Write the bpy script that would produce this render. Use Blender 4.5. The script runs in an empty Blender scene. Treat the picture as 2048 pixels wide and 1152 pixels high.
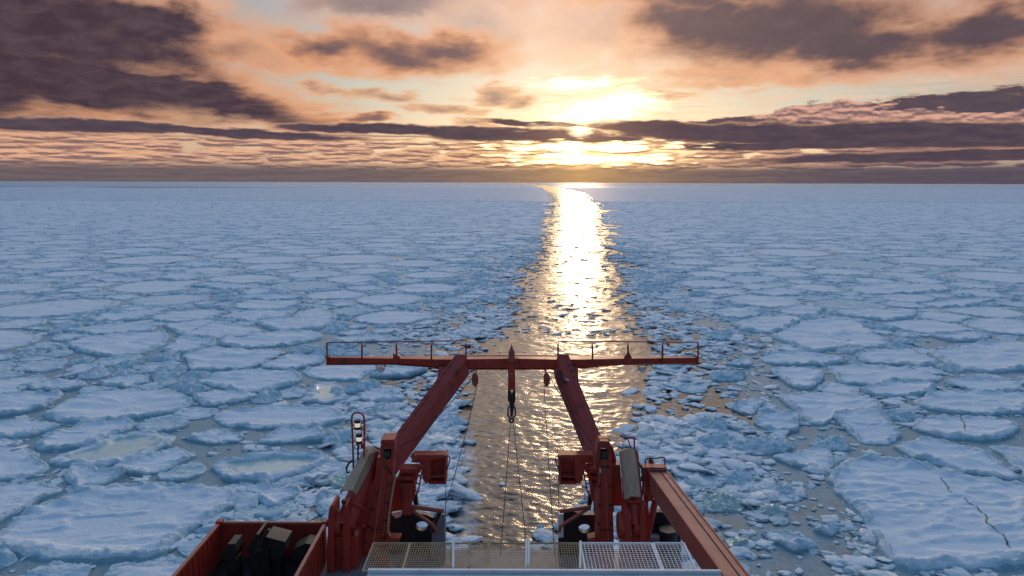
import bpy, bmesh, math, random
import numpy as np
from mathutils import Vector, Matrix

SC = bpy.context.scene
COL = SC.collection
R = math.radians
rng = np.random.default_rng(7)
random.seed(7)

# ------------------------------------------------------------------ camera
CAM_H, FPX = 22.0, 1400.0
PITCH, ROLL = math.atan(211 / FPX), 0.0029
_f = Vector((0, math.cos(PITCH), -math.sin(PITCH)))
_r0, _u0 = Vector((1, 0, 0)), Vector((0, math.sin(PITCH), math.cos(PITCH)))
_r = _r0 * math.cos(ROLL) + _u0 * math.sin(ROLL)
_u = _u0 * math.cos(ROLL) - _r0 * math.sin(ROLL)
cam = bpy.data.cameras.new('camera')
cam.sensor_width = 36.0
cam.lens = 36.0 * FPX / 2048
cam.clip_start, cam.clip_end = 0.1, 200000
cam_ob = bpy.data.objects.new('camera', cam)
COL.objects.link(cam_ob)
m = Matrix((_r, _u, -_f)).transposed().to_4x4()
m.translation = (0, 0, CAM_H)
cam_ob.matrix_world = m
SC.camera = cam_ob

def ray(px, py):
    return _f + _r * ((px - 1024) / FPX) + _u * ((576 - py) / FPX)
def at(px, py, Y):
    """the world point seen at photo pixel (px, py), Y metres ahead"""
    d = ray(px, py)
    return Vector((0, 0, CAM_H)) + d * (Y / d.y)
def gnd(px, py, z=0.0):
    d = ray(px, py)
    return Vector((0, 0, CAM_H)) + d * ((z - CAM_H) / d.z)
def azel(px, py):
    d = ray(px, py).normalized()
    return math.degrees(math.atan2(d.x, d.y)), math.degrees(math.asin(d.z))

SC.view_settings.view_transform = 'Standard'
SC.view_settings.look = 'None'
SC.view_settings.exposure = 0.0
SC.view_settings.gamma = 1.0
SC.cycles.use_denoising = True
SC.cycles.sample_clamp_direct = 12
SC.cycles.sample_clamp_indirect = 6
SC.cycles.max_bounces = 6

# ------------------------------------------------------------------ node maths
class NT:
    """small wrapper: node trees written as expressions"""
    def __init__(s, tree): s.t = tree
    def node(s, typ, ins=None, **props):
        n = s.t.nodes.new(typ)
        for k, v in props.items(): setattr(n, k, v)
        for k, v in (ins or {}).items(): s.put(n.inputs[k], v)
        return n
    def put(s, sock, v):
        if isinstance(v, V): s.t.links.new(v.s, sock)
        elif isinstance(v, bpy.types.NodeSocket): s.t.links.new(v, sock)
        else:
            if sock.type == 'RGBA' and len(v) == 3: v = (*v, 1)
            sock.default_value = v
    def math(s, op, *a, clamp=False):
        n = s.node('ShaderNodeMath', operation=op, use_clamp=clamp)
        for i, x in enumerate(a): s.put(n.inputs[i], x)
        return V(s, n.outputs[0])
    def mix(s, f, a, b):
        n = s.node('ShaderNodeMix', data_type='RGBA', clamp_factor=True)
        s.put(n.inputs[0], f); s.put(n.inputs[6], a); s.put(n.inputs[7], b)
        return V(s, n.outputs[2])
    def colmath(s, op, a, b, f=1.0):
        n = s.node('ShaderNodeMix', data_type='RGBA', blend_type=op, clamp_factor=True)
        s.put(n.inputs[0], f); s.put(n.inputs[6], a); s.put(n.inputs[7], b)
        return V(s, n.outputs[2])
    def step(s, lo, hi, x):
        n = s.node('ShaderNodeMapRange', interpolation_type='SMOOTHSTEP')
        for k, v in zip((0, 1, 2, 3, 4), (x, lo, hi, 0.0, 1.0)): s.put(n.inputs[k], v)
        return V(s, n.outputs[0])
    def noise(s, vec, scale, detail=4, rough=0.55, dist=0.0, lac=2.0, col=False):
        n = s.node('ShaderNodeTexNoise', {'Vector': vec, 'Scale': scale, 'Detail': detail,
                   'Roughness': rough, 'Distortion': dist, 'Lacunarity': lac})
        return V(s, n.outputs[1 if col else 0])
    def vec(s, x, y, z=0.0):
        n = s.node('ShaderNodeCombineXYZ')
        for i, v in enumerate((x, y, z)): s.put(n.inputs[i], v)
        return V(s, n.outputs[0])
    def sep(s, v):
        n = s.node('ShaderNodeSeparateXYZ'); s.put(n.inputs[0], v)
        return [V(s, o) for o in n.outputs]
    def map(s, v, loc=(0, 0, 0), rot=(0, 0, 0), scale=(1, 1, 1), typ='POINT'):
        n = s.node('ShaderNodeMapping', vector_type=typ)
        s.put(n.inputs[0], v); n.inputs['Location'].default_value = loc if typ != 'NORMAL' else (0, 0, 0)
        n.inputs['Rotation'].default_value = rot; n.inputs['Scale'].default_value = scale
        return V(s, n.outputs[0])
    def length(s, v):
        n = s.node('ShaderNodeVectorMath', operation='LENGTH'); s.put(n.inputs[0], v)
        return V(s, n.outputs['Value'])
    def ramp(s, f, stops, interp='LINEAR'):
        n = s.node('ShaderNodeValToRGB'); cr = n.color_ramp; cr.interpolation = interp
        while len(cr.elements) < len(stops): cr.elements.new(0.5)
        for e, (p, c) in zip(cr.elements, stops):
            e.position = p; e.color = (*c, 1) if len(c) == 3 else c
        s.put(n.inputs[0], f)
        return V(s, n.outputs[0])
class V:
    def __init__(s, nt, sock): s.n, s.s = nt, sock
    def __add__(a, b): return a.n.math('ADD', a, b)
    def __radd__(a, b): return a.n.math('ADD', b, a)
    def __sub__(a, b): return a.n.math('SUBTRACT', a, b)
    def __rsub__(a, b): return a.n.math('SUBTRACT', b, a)
    def __mul__(a, b): return a.n.math('MULTIPLY', a, b)
    def __rmul__(a, b): return a.n.math('MULTIPLY', b, a)
    def __truediv__(a, b): return a.n.math('DIVIDE', a, b)

# ------------------------------------------------------------------ world: clouded sunset sky
SUN_AZ, SUN_EL = azel(1163, 262)
world = bpy.data.worlds.new('World')
SC.world = world
world.use_nodes = True
world.node_tree.nodes.clear()
world.cycles.sampling_method = 'MANUAL'
world.cycles.sample_map_resolution = 512

def build_sky():
    w = NT(world.node_tree)
    tc = w.node('ShaderNodeTexCoord')
    X, Y, Z = w.sep(tc.outputs['Generated'])
    az = w.math('ARCTAN2', X, Y) * 57.2958
    el = w.math('ARCSINE', Z) * 57.2958
    elc = w.math('MAXIMUM', el, 0.0)
    lev = w.math('LOGARITHM', elc + 2.0, 2.71828) * 9.0      # cloud rows crowd towards the horizon
    cp = w.vec(az * 0.34, lev)                               # cloud texture space
    wr = w.node('ShaderNodeTexNoise', {'Vector': cp, 'Scale': 0.55, 'Detail': 3.5, 'Roughness': 0.58})
    wx, wy, wz = w.sep(V(w, wr.outputs[1]))
    warp = elc * 0.16 + 0.35
    P = w.vec(az + (wx - 0.5) * 5.0, el + (wy - 0.5) * warp * 1.9)
    P0 = w.vec(az + (wx - 0.5) * 2.5, el + (wy - 0.5) * warp * 0.9)
    fb = w.noise(cp, 1.5, 7, 0.56, 0.3)
    fb2 = w.noise(w.map(cp, loc=(31, 7, 0)), 0.8, 5, 0.46, 0.4)
    fine = w.noise(w.map(cp, loc=(3, 17, 0)), 4.5, 5, 0.6, 0.4)
    # every step waits for the one before it (a tiny dependency), so few values are alive at once in the shader
    tok = [el]
    def dep(v): return v + tok[0] * 1e-8
    def depv(v):
        n = w.node('ShaderNodeVectorMath', operation='MULTIPLY_ADD')
        w.put(n.inputs[0], tok[0]); n.inputs[1].default_value = (1e-8,) * 3; w.put(n.inputs[2], v)
        return V(w, n.outputs[0])
    def blob(cx, cy, rx, ry, rot=0.0, P=P):
        return (cx, cy, rx, ry, rot, P)
    def one(b):
        cx, cy, rx, ry, rot, p = b
        a, e = azel(cx, cy)
        k = 57.2958 / FPX
        v = w.map(depv(p), loc=(a, e, 0), rot=(0, 0, R(rot)), scale=(rx * k, ry * k, 1), typ='TEXTURE')
        return 1.0 - w.length(v)
    def union(bs):
        if isinstance(bs, tuple): bs = [bs]
        d = None
        for b in bs:
            x = one(b)
            d = x if d is None else w.math('MAXIMUM', d, x)
            tok[0] = d
        return d
    def add(c, col, f):                                       # c + col*f
        n = w.node('ShaderNodeMix', data_type='RGBA', blend_type='ADD', clamp_factor=False)
        w.put(n.inputs[0], f); w.put(n.inputs[6], c); w.put(n.inputs[7], col)
        return V(w, n.outputs[2])
    # distance from the sun, wide glow
    da, de = az - SUN_AZ, el - SUN_EL
    dsun = w.length(w.vec(da * 0.62, de))
    glow = w.math('EXPONENT', dsun * -0.20)
    glow2 = w.math('EXPONENT', dsun * -0.52)
    near = w.math('EXPONENT', w.length(w.vec(da * 0.9, de * 1.25)) * -1.15)
    side = w.step(70.0, 15.0, w.math('ABSOLUTE', da))         # 1 on the sun's side, 0 behind the ship
    # clear sky
    h = w.math('DIVIDE', elc, 90.0, clamp=True)
    front = w.ramp(h, [(0.0, (0.42, 0.34, 0.29)), (0.035, (0.60, 0.50, 0.36)), (0.065, (0.37, 0.435, 0.40)), (0.10, (0.31, 0.39, 0.41)),
                       (0.16, (0.32, 0.34, 0.38)), (0.25, (0.27, 0.32, 0.41)), (0.45, (0.145, 0.275, 0.45)), (1.0, (0.115, 0.265, 0.49))])
    back = w.ramp(h, [(0.0, (0.045, 0.06, 0.10)), (0.12, (0.075, 0.10, 0.17)), (0.35, (0.13, 0.235, 0.42)), (1.0, (0.115, 0.265, 0.49))])
    sky = w.node('ShaderNodeTexSky', sky_type='NISHITA', sun_disc=False, sun_elevation=R(SUN_EL), sun_rotation=R(SUN_AZ),
                 altitude=20, air_density=1.0, dust_density=1.5, ozone_density=1.0)
    c = w.mix(side, back, front)
    c = add(c, V(w, sky.outputs[0]), 0.012)
    # golden veil round the sun, and an added bright band higher up
    c = add(c, (1.0, 0.60, 0.34), w.math('EXPONENT', dsun * -0.085) * 0.20)
    c = add(c, (0.95, 0.72, 0.53), w.math('EXPONENT', w.length(w.vec(da, 9.0)) * -0.055) * w.step(14.6, 19.5, el) * w.step(60.0, 30.0, el) * 4.2)  # unseen peach band added above the view, so the channel water reflects gold
    c = add(c, (0.85, 0.52, 0.34), w.math('EXPONENT', w.length(w.vec(da * 0.085, (el - 13.0) * 0.17, 0.5)) * -1.4) * 0.36)
    c = add(c, (1.0, 0.58, 0.28), glow * 0.20)
    c = add(c, (1.0, 0.76, 0.42), glow2 * 0.50)
    # cirrus streaks right of the sun
    cs = w.noise(w.map(w.vec(az * 0.16, el * 2.1), rot=(0, 0, R(-7))), 1.7, 6, 0.62, 1.2)
    cir = w.step(0.42, 0.66, cs) * w.step(0.0, 0.35, union(blob(1560, 185, 640, 110, 5, P0)))
    c = w.mix(cir * 0.75, c, w.mix(glow, (0.82, 0.55, 0.40), (1.2, 0.86, 0.52)))

    def layer(c, d, k, lo, hi, lit, dark, n=fb, clo=0.3, chi=0.95, gl=None, amt=1.0):
        """one bank of cloud: thin edges glow, thick cores are dark"""
        s = d + (n - 0.5) * k
        dens = w.step(lo, hi, s) * amt
        thick = w.step(clo, chi, s + (fine - 0.5) * 0.18)
        tok[0] = thick
        lit2 = w.mix(dep(glow2) * 1.2, w.mix(dep(glow) * 1.3, lit, gl or (1.0, 0.55, 0.26)), (1.25, 0.86, 0.46))
        col = w.mix(thick, lit2, w.mix(dep(glow2) * 0.75, w.mix(w.step(0.35, 0.75, dep(fb)) * 0.5, dark, (0.15, 0.10, 0.105)), (0.55, 0.28, 0.16)))
        r = w.mix(dens, c, col)
        tok[0] = r
        return r
    PEACH, PURP = (0.78, 0.345, 0.175), (0.066, 0.046, 0.060)
    soft = w.noise(w.map(cp, loc=(41, 27, 0)), 0.7, 3, 0.45, 0.4)
    # soft scattered cloudlets
    sc_ = union([blob(640, 178, 90, 20), blob(560, 212, 150, 22), blob(760, 188, 130, 24), blob(890, 217, 120, 20), blob(990, 190, 90, 28), blob(1040, 205, 60, 26),
                 blob(960, 246, 80, 16), blob(620, 226, 120, 12), blob(470, 196, 120, 24, -14), blob(1190, 168, 120, 20), blob(1330, 190, 80, 20), blob(1480, 160, 200, 26),
                 blob(100, 222, 300, 18), blob(60, 300, 300, 8)])
    c = layer(c, sc_, 1.0, 0.16, 0.60, (0.76, 0.41, 0.23), (0.44, 0.24, 0.17), n=fb, clo=0.35, chi=1.1, amt=0.85)
    dk = union([blob(735, 240, 90, 12), blob(640, 238, 60, 8)])
    c = layer(c, dk, 0.7, 0.0, 0.4, PEACH, (0.22, 0.13, 0.12), n=fb, clo=0.2, chi=0.7)
    # veils along the top of the view
    top = union([blob(330, 12, 150, 26, 4), blob(780, 15, 240, 60, 6), blob(960, 45, 210, 100, -14), blob(1220, 50, 260, 100, 10), blob(1960, 90, 300, 80), blob(1700, 135, 500, 34)])
    c = layer(c, top, 0.9, -0.05, 0.6, (0.80, 0.45, 0.29), (0.34, 0.25, 0.245), n=fb2, clo=0.4, chi=1.3, amt=0.6)
    c = layer(c, union(blob(760, 5, 250, 55, 6)), 0.7, 0.0, 0.7, (0.52, 0.37, 0.34), (0.20, 0.16, 0.185), n=fb2, clo=0.1, chi=0.8, amt=0.7)
    # big dark bank upper left, its tail, and the middle-left cloud
    tail = union([blob(470, 92, 230, 46, -12), blob(420, 150, 200, 38, -14), blob(700, 118, 260, 34, 0)])
    c = layer(c, tail, 0.7, 0.06, 0.62, PEACH, (0.30, 0.18, 0.15), n=fb2, clo=0.4, chi=1.1, amt=0.68)
    bankA = union([blob(70, 35, 420, 130, -10), blob(100, 158, 480, 70, -5), blob(360, 186, 330, 46, -11), blob(310, 48, 150, 60, -10), blob(-250, 110, 500, 190)])
    c = layer(c, bankA, 0.56, -0.34, 0.62, PEACH, (0.060, 0.037, 0.053), n=fb2, clo=0.06, chi=0.62)
    bankB = union([blob(800, 104, 250, 46, -2), blob(900, 98, 150, 38), blob(640, 100, 130, 36, -6)])
    c = layer(c, bankB, 0.50, -0.14, 0.58, PEACH, (0.165, 0.10, 0.105), n=fb2, clo=0.15, chi=0.95)
    bankC = union([blob(1560, 60, 360, 100, 0), blob(1720, 90, 260, 60, 3), blob(1400, 40, 180, 90), blob(1980, 60, 200, 60), blob(1560, -60, 500, 90)])
    c = layer(c, bankC, 0.46, -0.16, 0.58, PEACH, (0.100, 0.070, 0.085), n=fb2, clo=0.08, chi=0.72)
    # streaky dark bank at the right
    stri = w.noise(w.vec(dep(az) * 0.5, el * 2.6), 1.4, 5, 0.6, 0.4)
    bankE = union([blob(1800, 218, 270, 20, 7, P0), blob(2080, 215, 420, 48, 5, P0), blob(1900, 235, 330, 26, 4, P0), blob(1600, 235, 260, 12, 2, P0)])
    c = layer(c, bankE, 1.1, 0.05, 0.32, (0.50, 0.29, 0.21), (0.085, 0.062, 0.085), n=stri, clo=0.05, chi=0.4)
    # puffs catching the light under it
    lump = w.noise(w.map(w.vec(dep(az) * 0.9, el * 2.6), loc=(9, 3, 0)), 0.8, 4, 0.5)
    lump_up = w.noise(w.map(w.vec(dep(az) * 0.9, el * 2.6), loc=(9, 3.4, 0)), 0.8, 4, 0.5)
    emb = w.step(-0.12, 0.16, lump - lump_up)                 # lit tops, shaded undersides
    puff = union([blob(1650, 226, 120, 20, 0, P0), blob(1850, 234, 200, 13, -3, P0), blob(2020, 250, 160, 14, 0, P0)])
    dp = w.step(0.0, 0.22, puff + (lump - 0.5) * 1.5)
    c = w.mix(dp, c, w.mix(emb, (0.22, 0.135, 0.14), (0.74, 0.40, 0.29)))

    # low rows of stratocumulus above the horizon
    rowv = w.vec(dep(az) * 0.37 + (wz - 0.5) * 0.9, el * 2.5 + (wy - 0.5) * 0.5)
    def cells(dy):
        wn = w.node('ShaderNodeTexNoise', {'Vector': w.map(rowv, loc=(5, 2 + dy, 0)), 'Scale': 2.2, 'Detail': 4, 'Roughness': 0.55})
        q = w.node('ShaderNodeVectorMath', {0: wn.outputs[1], 1: (0.95, 0.75, 0)}, operation='MULTIPLY')
        q2 = w.node('ShaderNodeVectorMath', {0: w.map(rowv, loc=(5, 2 + dy, 0)), 1: q.outputs[0]}, operation='ADD')
        vo = w.node('ShaderNodeTexVoronoi', {'Vector': q2.outputs[0], 'Scale': 1.15, 'Smoothness': 0.25}, feature='SMOOTH_F1', voronoi_dimensions='2D')
        return 1.0 - V(w, vo.outputs[0])
    rn, rn_up = cells(0.0), cells(0.22)
    re = w.step(-0.22, 0.24, rn - rn_up + (w.noise(rowv, 0.8, 4, 0.55) - 0.5) * 0.80)
    c = add(c, (0.85, 0.52, 0.34), w.math('EXPONENT', w.length(w.vec(da * 0.085, (el - 13.0) * 0.17, 0.5)) * -1.4) * 0.36)
    azd = w.step(3.0, 30.0, dep(da))                               # darker to the far right
    cosun = w.math('EXPONENT', w.math('ABSOLUTE', dep(da)) * -0.17)
    rowlit = w.mix(cosun, w.mix(azd, (0.80, 0.44, 0.28), (0.33, 0.20, 0.19)), (1.7, 1.05, 0.42))
    rowdark = w.mix(cosun, w.mix(azd, (0.25, 0.145, 0.135), (0.095, 0.068, 0.095)), (0.62, 0.32, 0.12))
    rowc = w.mix(re, rowdark, rowlit)
    inrow = w.step(3.75, 3.05, el + (rn - 0.5) * 0.9) 
    c = w.mix(inrow * w.step(0.22, 0.42, rn), c, rowc)
    line = w.step(0.12, 0.0, w.math('ABSOLUTE', el - 3.42 + az * 0.012 + (wy - 0.5) * 0.35))
    c = w.mix(line * 0.8 * w.step(0.15, -0.2, cosun - 0.6), c, rowdark)

    # long dark band in front of the sun
    bandF = union([blob(1000, 268, 300, 17, -1, P0), blob(760, 260, 260, 13, -1, P0), blob(420, 262, 330, 10, -2, P0), blob(90, 250, 330, 13, 0, P0),
                   blob(1470, 266, 300, 22, -2, P0), blob(1310, 256, 160, 17, -3, P0), blob(1720, 268, 460, 24, 0, P0), blob(2000, 275, 340, 22, 0, P0),
                   blob(1150, 277, 190, 8, 0, P0), blob(1070, 247, 120, 7, -4, P0), blob(1900, 312, 420, 12, 1, P0), blob(1600, 292, 300, 8, 0, P0)])
    c = layer(c, bandF, 0.75, -0.02, 0.30, (0.62, 0.33, 0.22), (0.078, 0.055, 0.078), n=fb, clo=0.0, chi=0.42, gl=(0.9, 0.45, 0.2))
    # the sun breaking through the gap, and the brightest cloud above and under the band
    gap = union(blob(1163, 265, 27, 9, 0, P0))
    c = add(c, (1.0, 0.80, 0.46), w.step(-0.3, 0.9, gap + (fine - 0.5) * 1.1) * 2.0)
    br = union([blob(1215, 217, 170, 34, 9, P0), blob(1170, 168, 150, 20, 0, P0)])
    c = add(c, (1.0, 0.80, 0.50), w.step(0.05, 0.9, br + (fb - 0.5) * 1.3 + (cs - 0.5) * 1.3) * 1.2)
    c = add(c, (1.0, 0.72, 0.38), w.step(0.35, 0.9, br + (fb - 0.5) * 0.9 + (cs - 0.5) * 0.9) * 0.6)
    br2 = union([blob(1170, 294, 170, 11, 0, P0), blob(1180, 318, 150, 13, 0, P0)])
    c = add(c, (1.0, 0.74, 0.36), w.step(-0.1, 0.7, br2 + (rn - 0.5) * 1.6) * 2.6)
    # grey haze lying on the horizon
    hz = w.step(1.75, 0.8, dep(el) + (fb - 0.5) * 0.35)
    hs = w.noise(w.vec(dep(az) * 0.12, el * 5.0), 1.3, 4, 0.5)
    hcol = w.mix(cosun, w.mix(w.step(-30.0, 22.0, da), (0.125, 0.10, 0.115), (0.078, 0.066, 0.098)), (0.52, 0.30, 0.135))
    hcol = w.mix(hs * 0.45, hcol, w.mix(cosun, (0.13, 0.105, 0.13), (0.80, 0.45, 0.18)))
    c = w.mix(hz * 0.94, c, hcol)
    # below the horizon: dull sea colour
    c = w.mix(w.step(-0.02, -0.3, el), c, (0.12, 0.14, 0.18))
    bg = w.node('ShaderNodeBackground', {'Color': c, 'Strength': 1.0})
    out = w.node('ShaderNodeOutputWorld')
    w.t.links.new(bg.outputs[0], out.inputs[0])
build_sky()

sun = bpy.data.lights.new('sun', 'SUN')
sun.energy = 0.6                                            # low sun veiled by cloud
sun.angle = R(3.0)
sun.color = (1.0, 0.66, 0.38)
sun_ob = bpy.data.objects.new('sun', sun)
COL.objects.link(sun_ob)
sd = Vector((math.sin(R(SUN_AZ)) * math.cos(R(SUN_EL)), math.cos(R(SUN_AZ)) * math.cos(R(SUN_EL)), math.sin(R(SUN_EL))))
sun_ob.rotation_euler = sd.to_track_quat('Z', 'Y').to_euler()
sun_ob.location = (0, 0, 60)
# ------------------------------------------------------------------ helpers
def tag(o, label=None, cat=None, group=None, kind=None):
    for k, v in (('label', label), ('category', cat), ('group', group), ('kind', kind)):
        if v: o[k] = v
    return o
def link(name, me, mats, parent=None):
    o = bpy.data.objects.new(name, me)
    COL.objects.link(o)
    for mt in (mats if isinstance(mats, (list, tuple)) else [mats]):
        if mt.name not in [x.name for x in me.materials]: me.materials.append(mt)
    if parent: o.parent = parent
    return o
def np_mesh(name, verts, faces, mat_idx=None, smooth=True):
    """verts (n,3) array; faces list of int arrays (m,k)"""
    me = bpy.data.meshes.new(name)
    fs = [np.asarray(f, np.int32) for f in faces if len(f)]
    me.vertices.add(len(verts)); me.vertices.foreach_set('co', np.asarray(verts, np.float32).ravel())
    loops = np.concatenate([f.ravel() for f in fs])
    tot = np.concatenate([np.full(len(f), f.shape[1], np.int32) for f in fs])
    st = np.concatenate([[0], np.cumsum(tot)[:-1]]).astype(np.int32)
    me.loops.add(len(loops)); me.loops.foreach_set('vertex_index', loops)
    me.polygons.add(len(tot)); me.polygons.foreach_set('loop_start', st)
    if mat_idx is not None: me.polygons.foreach_set('material_index', np.asarray(mat_idx, np.int32))
    me.polygons.foreach_set('use_smooth', np.full(len(tot), smooth))
    me.update(calc_edges=True)
    return me
def _h(ix, iy, seed):
    n = (ix.astype(np.int64) * 374761393 + iy.astype(np.int64) * 668265263 + seed * 974634541) & 0x7fffffff
    n = ((n ^ (n >> 13)) * 1274126177) & 0x7fffffff
    return ((n ^ (n >> 16)) & 0xffff) / 65535.0
def vnoise(x, y, seed=0):
    ix, iy = np.floor(x), np.floor(y)
    fx, fy = x - ix, y - iy
    fx, fy = fx * fx * fx * (fx * (fx * 6 - 15) + 10), fy * fy * fy * (fy * (fy * 6 - 15) + 10)
    a, b, c, d = _h(ix, iy, seed), _h(ix + 1, iy, seed), _h(ix, iy + 1, seed), _h(ix + 1, iy + 1, seed)
    return (a + (b - a) * fx) * (1 - fy) + (c + (d - c) * fx) * fy
def fbm(x, y, oct=4, seed=0, gain=0.5):
    v, a, t = 0.0, 1.0, 0.0
    for i in range(oct):
        v = v + a * vnoise(x, y, seed + i * 17); t += a
        x, y, a = x * 2.03 + 11.3, y * 2.03 + 4.7, a * gain
    return v / t                                            # 0..1

# ------------------------------------------------------------------ materials of the sea and the ice
def new_mat(name):
    mt = bpy.data.materials.new(name); mt.use_nodes = True
    mt.node_tree.nodes.clear()
    return mt, NT(mt.node_tree)
def finish(mt, w, bump=None, **ins):
    p = w.node('ShaderNodeBsdfPrincipled')
    for k, v in ins.items(): w.put(p.inputs[k.replace('_', ' ')], v)
    if bump is not None:
        h, strength, dist = bump
        b = w.node('ShaderNodeBump', {'Height': h, 'Strength': strength, 'Distance': dist})
        w.t.links.new(b.outputs[0], p.inputs['Normal'])
    o = w.node('ShaderNodeOutputMaterial'); w.t.links.new(p.outputs[0], o.inputs[0])
    return mt
def world_pos(w): return w.node('ShaderNodeNewGeometry').outputs['Position']

def ice_material():
    """snow on top, bluish crumbled rims, wet blue sides, thin green ice in melt pools; the mesh says which is where"""
    mt, w = new_mat('sea_ice')
    P = world_pos(w)
    rim, wet, pool = w.sep(w.node('ShaderNodeAttribute', attribute_name='ice').outputs['Vector'])
    a = w.noise(w.map(P, scale=(0.10, 0.28, 0.3)), 1.0, 5, 0.55)
    b = w.noise(w.map(P, scale=(0.7, 1.6, 1.0)), 1.0, 5, 0.62, 0.6)
    g = w.noise(P, 6.0, 4, 0.62, 0.4)
    c = w.noise(P, 1.1, 5, 0.62)
    snow = w.mix(a, (0.66, 0.79, 0.88), (0.82, 0.88, 0.91))
    snow = w.mix(w.step(0.52, 0.74, b) * 0.55, snow, (0.60, 0.74, 0.84))
    crumb = w.mix(w.step(0.36, 0.66, c), (0.46, 0.68, 0.77), (0.75, 0.85, 0.90))
    side = w.mix(c, (0.20, 0.41, 0.49), (0.44, 0.65, 0.71))
    thin = w.mix(a, (0.31, 0.53, 0.54), (0.52, 0.67, 0.65))
    thin = w.mix(w.step(0.62, 0.68, w.noise(P, 1.3, 3, 0.5)) * 0.8, thin, (0.27, 0.43, 0.50))
    fr = w.step(0.30, 0.62, rim + (c - 0.5) * 0.7 + (g - 0.5) * 0.2)
    fw = w.step(0.35, 0.75, wet + (c - 0.5) * 0.3)
    fp = w.step(0.40, 0.60, pool + (c - 0.5) * 0.5)
    col = w.mix(fw, w.mix(fp, w.mix(fr, snow, crumb), thin), side)
    rough = 0.75 - fp * 0.58 + fw * 0.0
    bump = b * 0.45 + g * 0.4 + w.noise(P, 2.2, 4, 0.6) * fr
    bn = w.node('ShaderNodeBump', {'Height': bump, 'Distance': 0.20})
    w.put(bn.inputs['Strength'], 0.75 + fr * 0.25 - fp * 0.6)
    p = w.node('ShaderNodeBsdfPrincipled', {'Base Color': col, 'Roughness': rough})
    w.put(p.inputs['Specular IOR Level'], 0.15 + fp * 0.35)
    w.t.links.new(bn.outputs[0], p.inputs['Normal'])
    o = w.node('ShaderNodeOutputMaterial'); w.t.links.new(p.outputs[0], o.inputs[0])
    return mt
def set_ice(me, arr):
    at_ = me.attributes.new('ice', 'FLOAT_VECTOR', 'POINT')
    at_.data.foreach_set('vector', np.asarray(arr, np.float32).ravel())
def old_ice_material():
    mt, w = new_mat('glassy_green_ice')
    P = world_pos(w)
    a = w.noise(P, 2.2, 5, 0.6, 0.8)
    col = w.mix(a, (0.30, 0.50, 0.48), (0.62, 0.76, 0.72))
    return finish(mt, w, bump=(a, 0.8, 0.15), Base_Color=col, Roughness=0.22)
def sea_material():
    mt, w = new_mat('sea_water')
    P = world_pos(w)
    at_ = w.node('ShaderNodeAttribute', attribute_name='slush')
    sl = V(w, at_.outputs['Fac'])
    n1 = w.noise(w.map(P, scale=(0.16, 0.22, 0.2)), 1.0, 6, 0.62, 0.6)
    n2 = w.noise(P, 0.9, 6, 0.65, 0.5)
    n3 = w.noise(P, 3.5, 4, 0.6)
    # grey slush floating between the floes, none in the ship's channel
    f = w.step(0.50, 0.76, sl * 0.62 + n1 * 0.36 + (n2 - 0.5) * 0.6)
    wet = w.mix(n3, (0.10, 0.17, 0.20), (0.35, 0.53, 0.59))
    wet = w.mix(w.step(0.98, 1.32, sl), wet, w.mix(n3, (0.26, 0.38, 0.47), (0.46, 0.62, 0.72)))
    foam = V(w, w.node('ShaderNodeAttribute', attribute_name='foam').outputs['Fac'])
    fo = w.step(0.60, 0.76, foam * 0.46 + (w.noise(w.map(P, scale=(0.7, 0.5, 1)), 0.8, 6, 0.68, 1.5)) * 0.45)
    col = w.mix(f, (0.018, 0.034, 0.042), wet)
    col = w.mix(fo * 0.85, col, (0.42, 0.52, 0.58))
    calm = w.math('MAXIMUM', sl, 0.0)
    wave = w.noise(w.map(P, scale=(0.55, 1.0, 1)), 1.5, 5, 0.6, 0.4) + w.noise(w.map(P, scale=(0.7, 1.0, 1)), 6.0, 3, 0.55, 0.4) * 0.18
    bn = w.node('ShaderNodeBump', {'Height': wave, 'Distance': 0.13})
    w.put(bn.inputs['Strength'], w.math('MAXIMUM', 0.72 - calm * 0.60, 0.08))
    p = w.node('ShaderNodeBsdfPrincipled', {'Base Color': col, 'IOR': 1.333})
    w.put(p.inputs['Roughness'], 0.16 + w.math('MAXIMUM', f, fo) * 0.35)
    w.t.links.new(bn.outputs[0], p.inputs['Normal'])
    o = w.node('ShaderNodeOutputMaterial'); w.t.links.new(p.outputs[0], o.inputs[0])
    return mt
def far_ice_material():
    mt, w = new_mat('far_pack_ice')
    P = world_pos(w)
    v = w.node('ShaderNodeTexVoronoi', {'Vector': P, 'Scale': 0.085, 'Randomness': 1.0}, voronoi_dimensions='2D')
    cell = w.sep(V(w, v.outputs['Color']))[0]
    e = w.node('ShaderNodeTexVoronoi', {'Vector': P, 'Scale': 0.085}, feature='DISTANCE_TO_EDGE', voronoi_dimensions='2D')
    big = w.noise(P, 0.006, 4, 0.6)
    col = w.mix(cell, (0.40, 0.57, 0.70), (0.66, 0.78, 0.88))
    lead = w.step(0.055, 0.02, V(w, e.outputs['Distance']) + (big - 0.5) * 0.12)
    col = w.mix(lead * 0.85, col, (0.18, 0.28, 0.35))
    return finish(mt, w, Base_Color=col, Roughness=0.7, Specular_IOR_Level=0.2)
ICE, GREEN = ice_material(), old_ice_material()
_mt, _w = new_mat('crack_shadow_water'); CRACKM = finish(_mt, _w, Base_Color=(0.03, 0.05, 0.065), Roughness=0.6)
SEA, FAR = sea_material(), far_ice_material()

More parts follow.
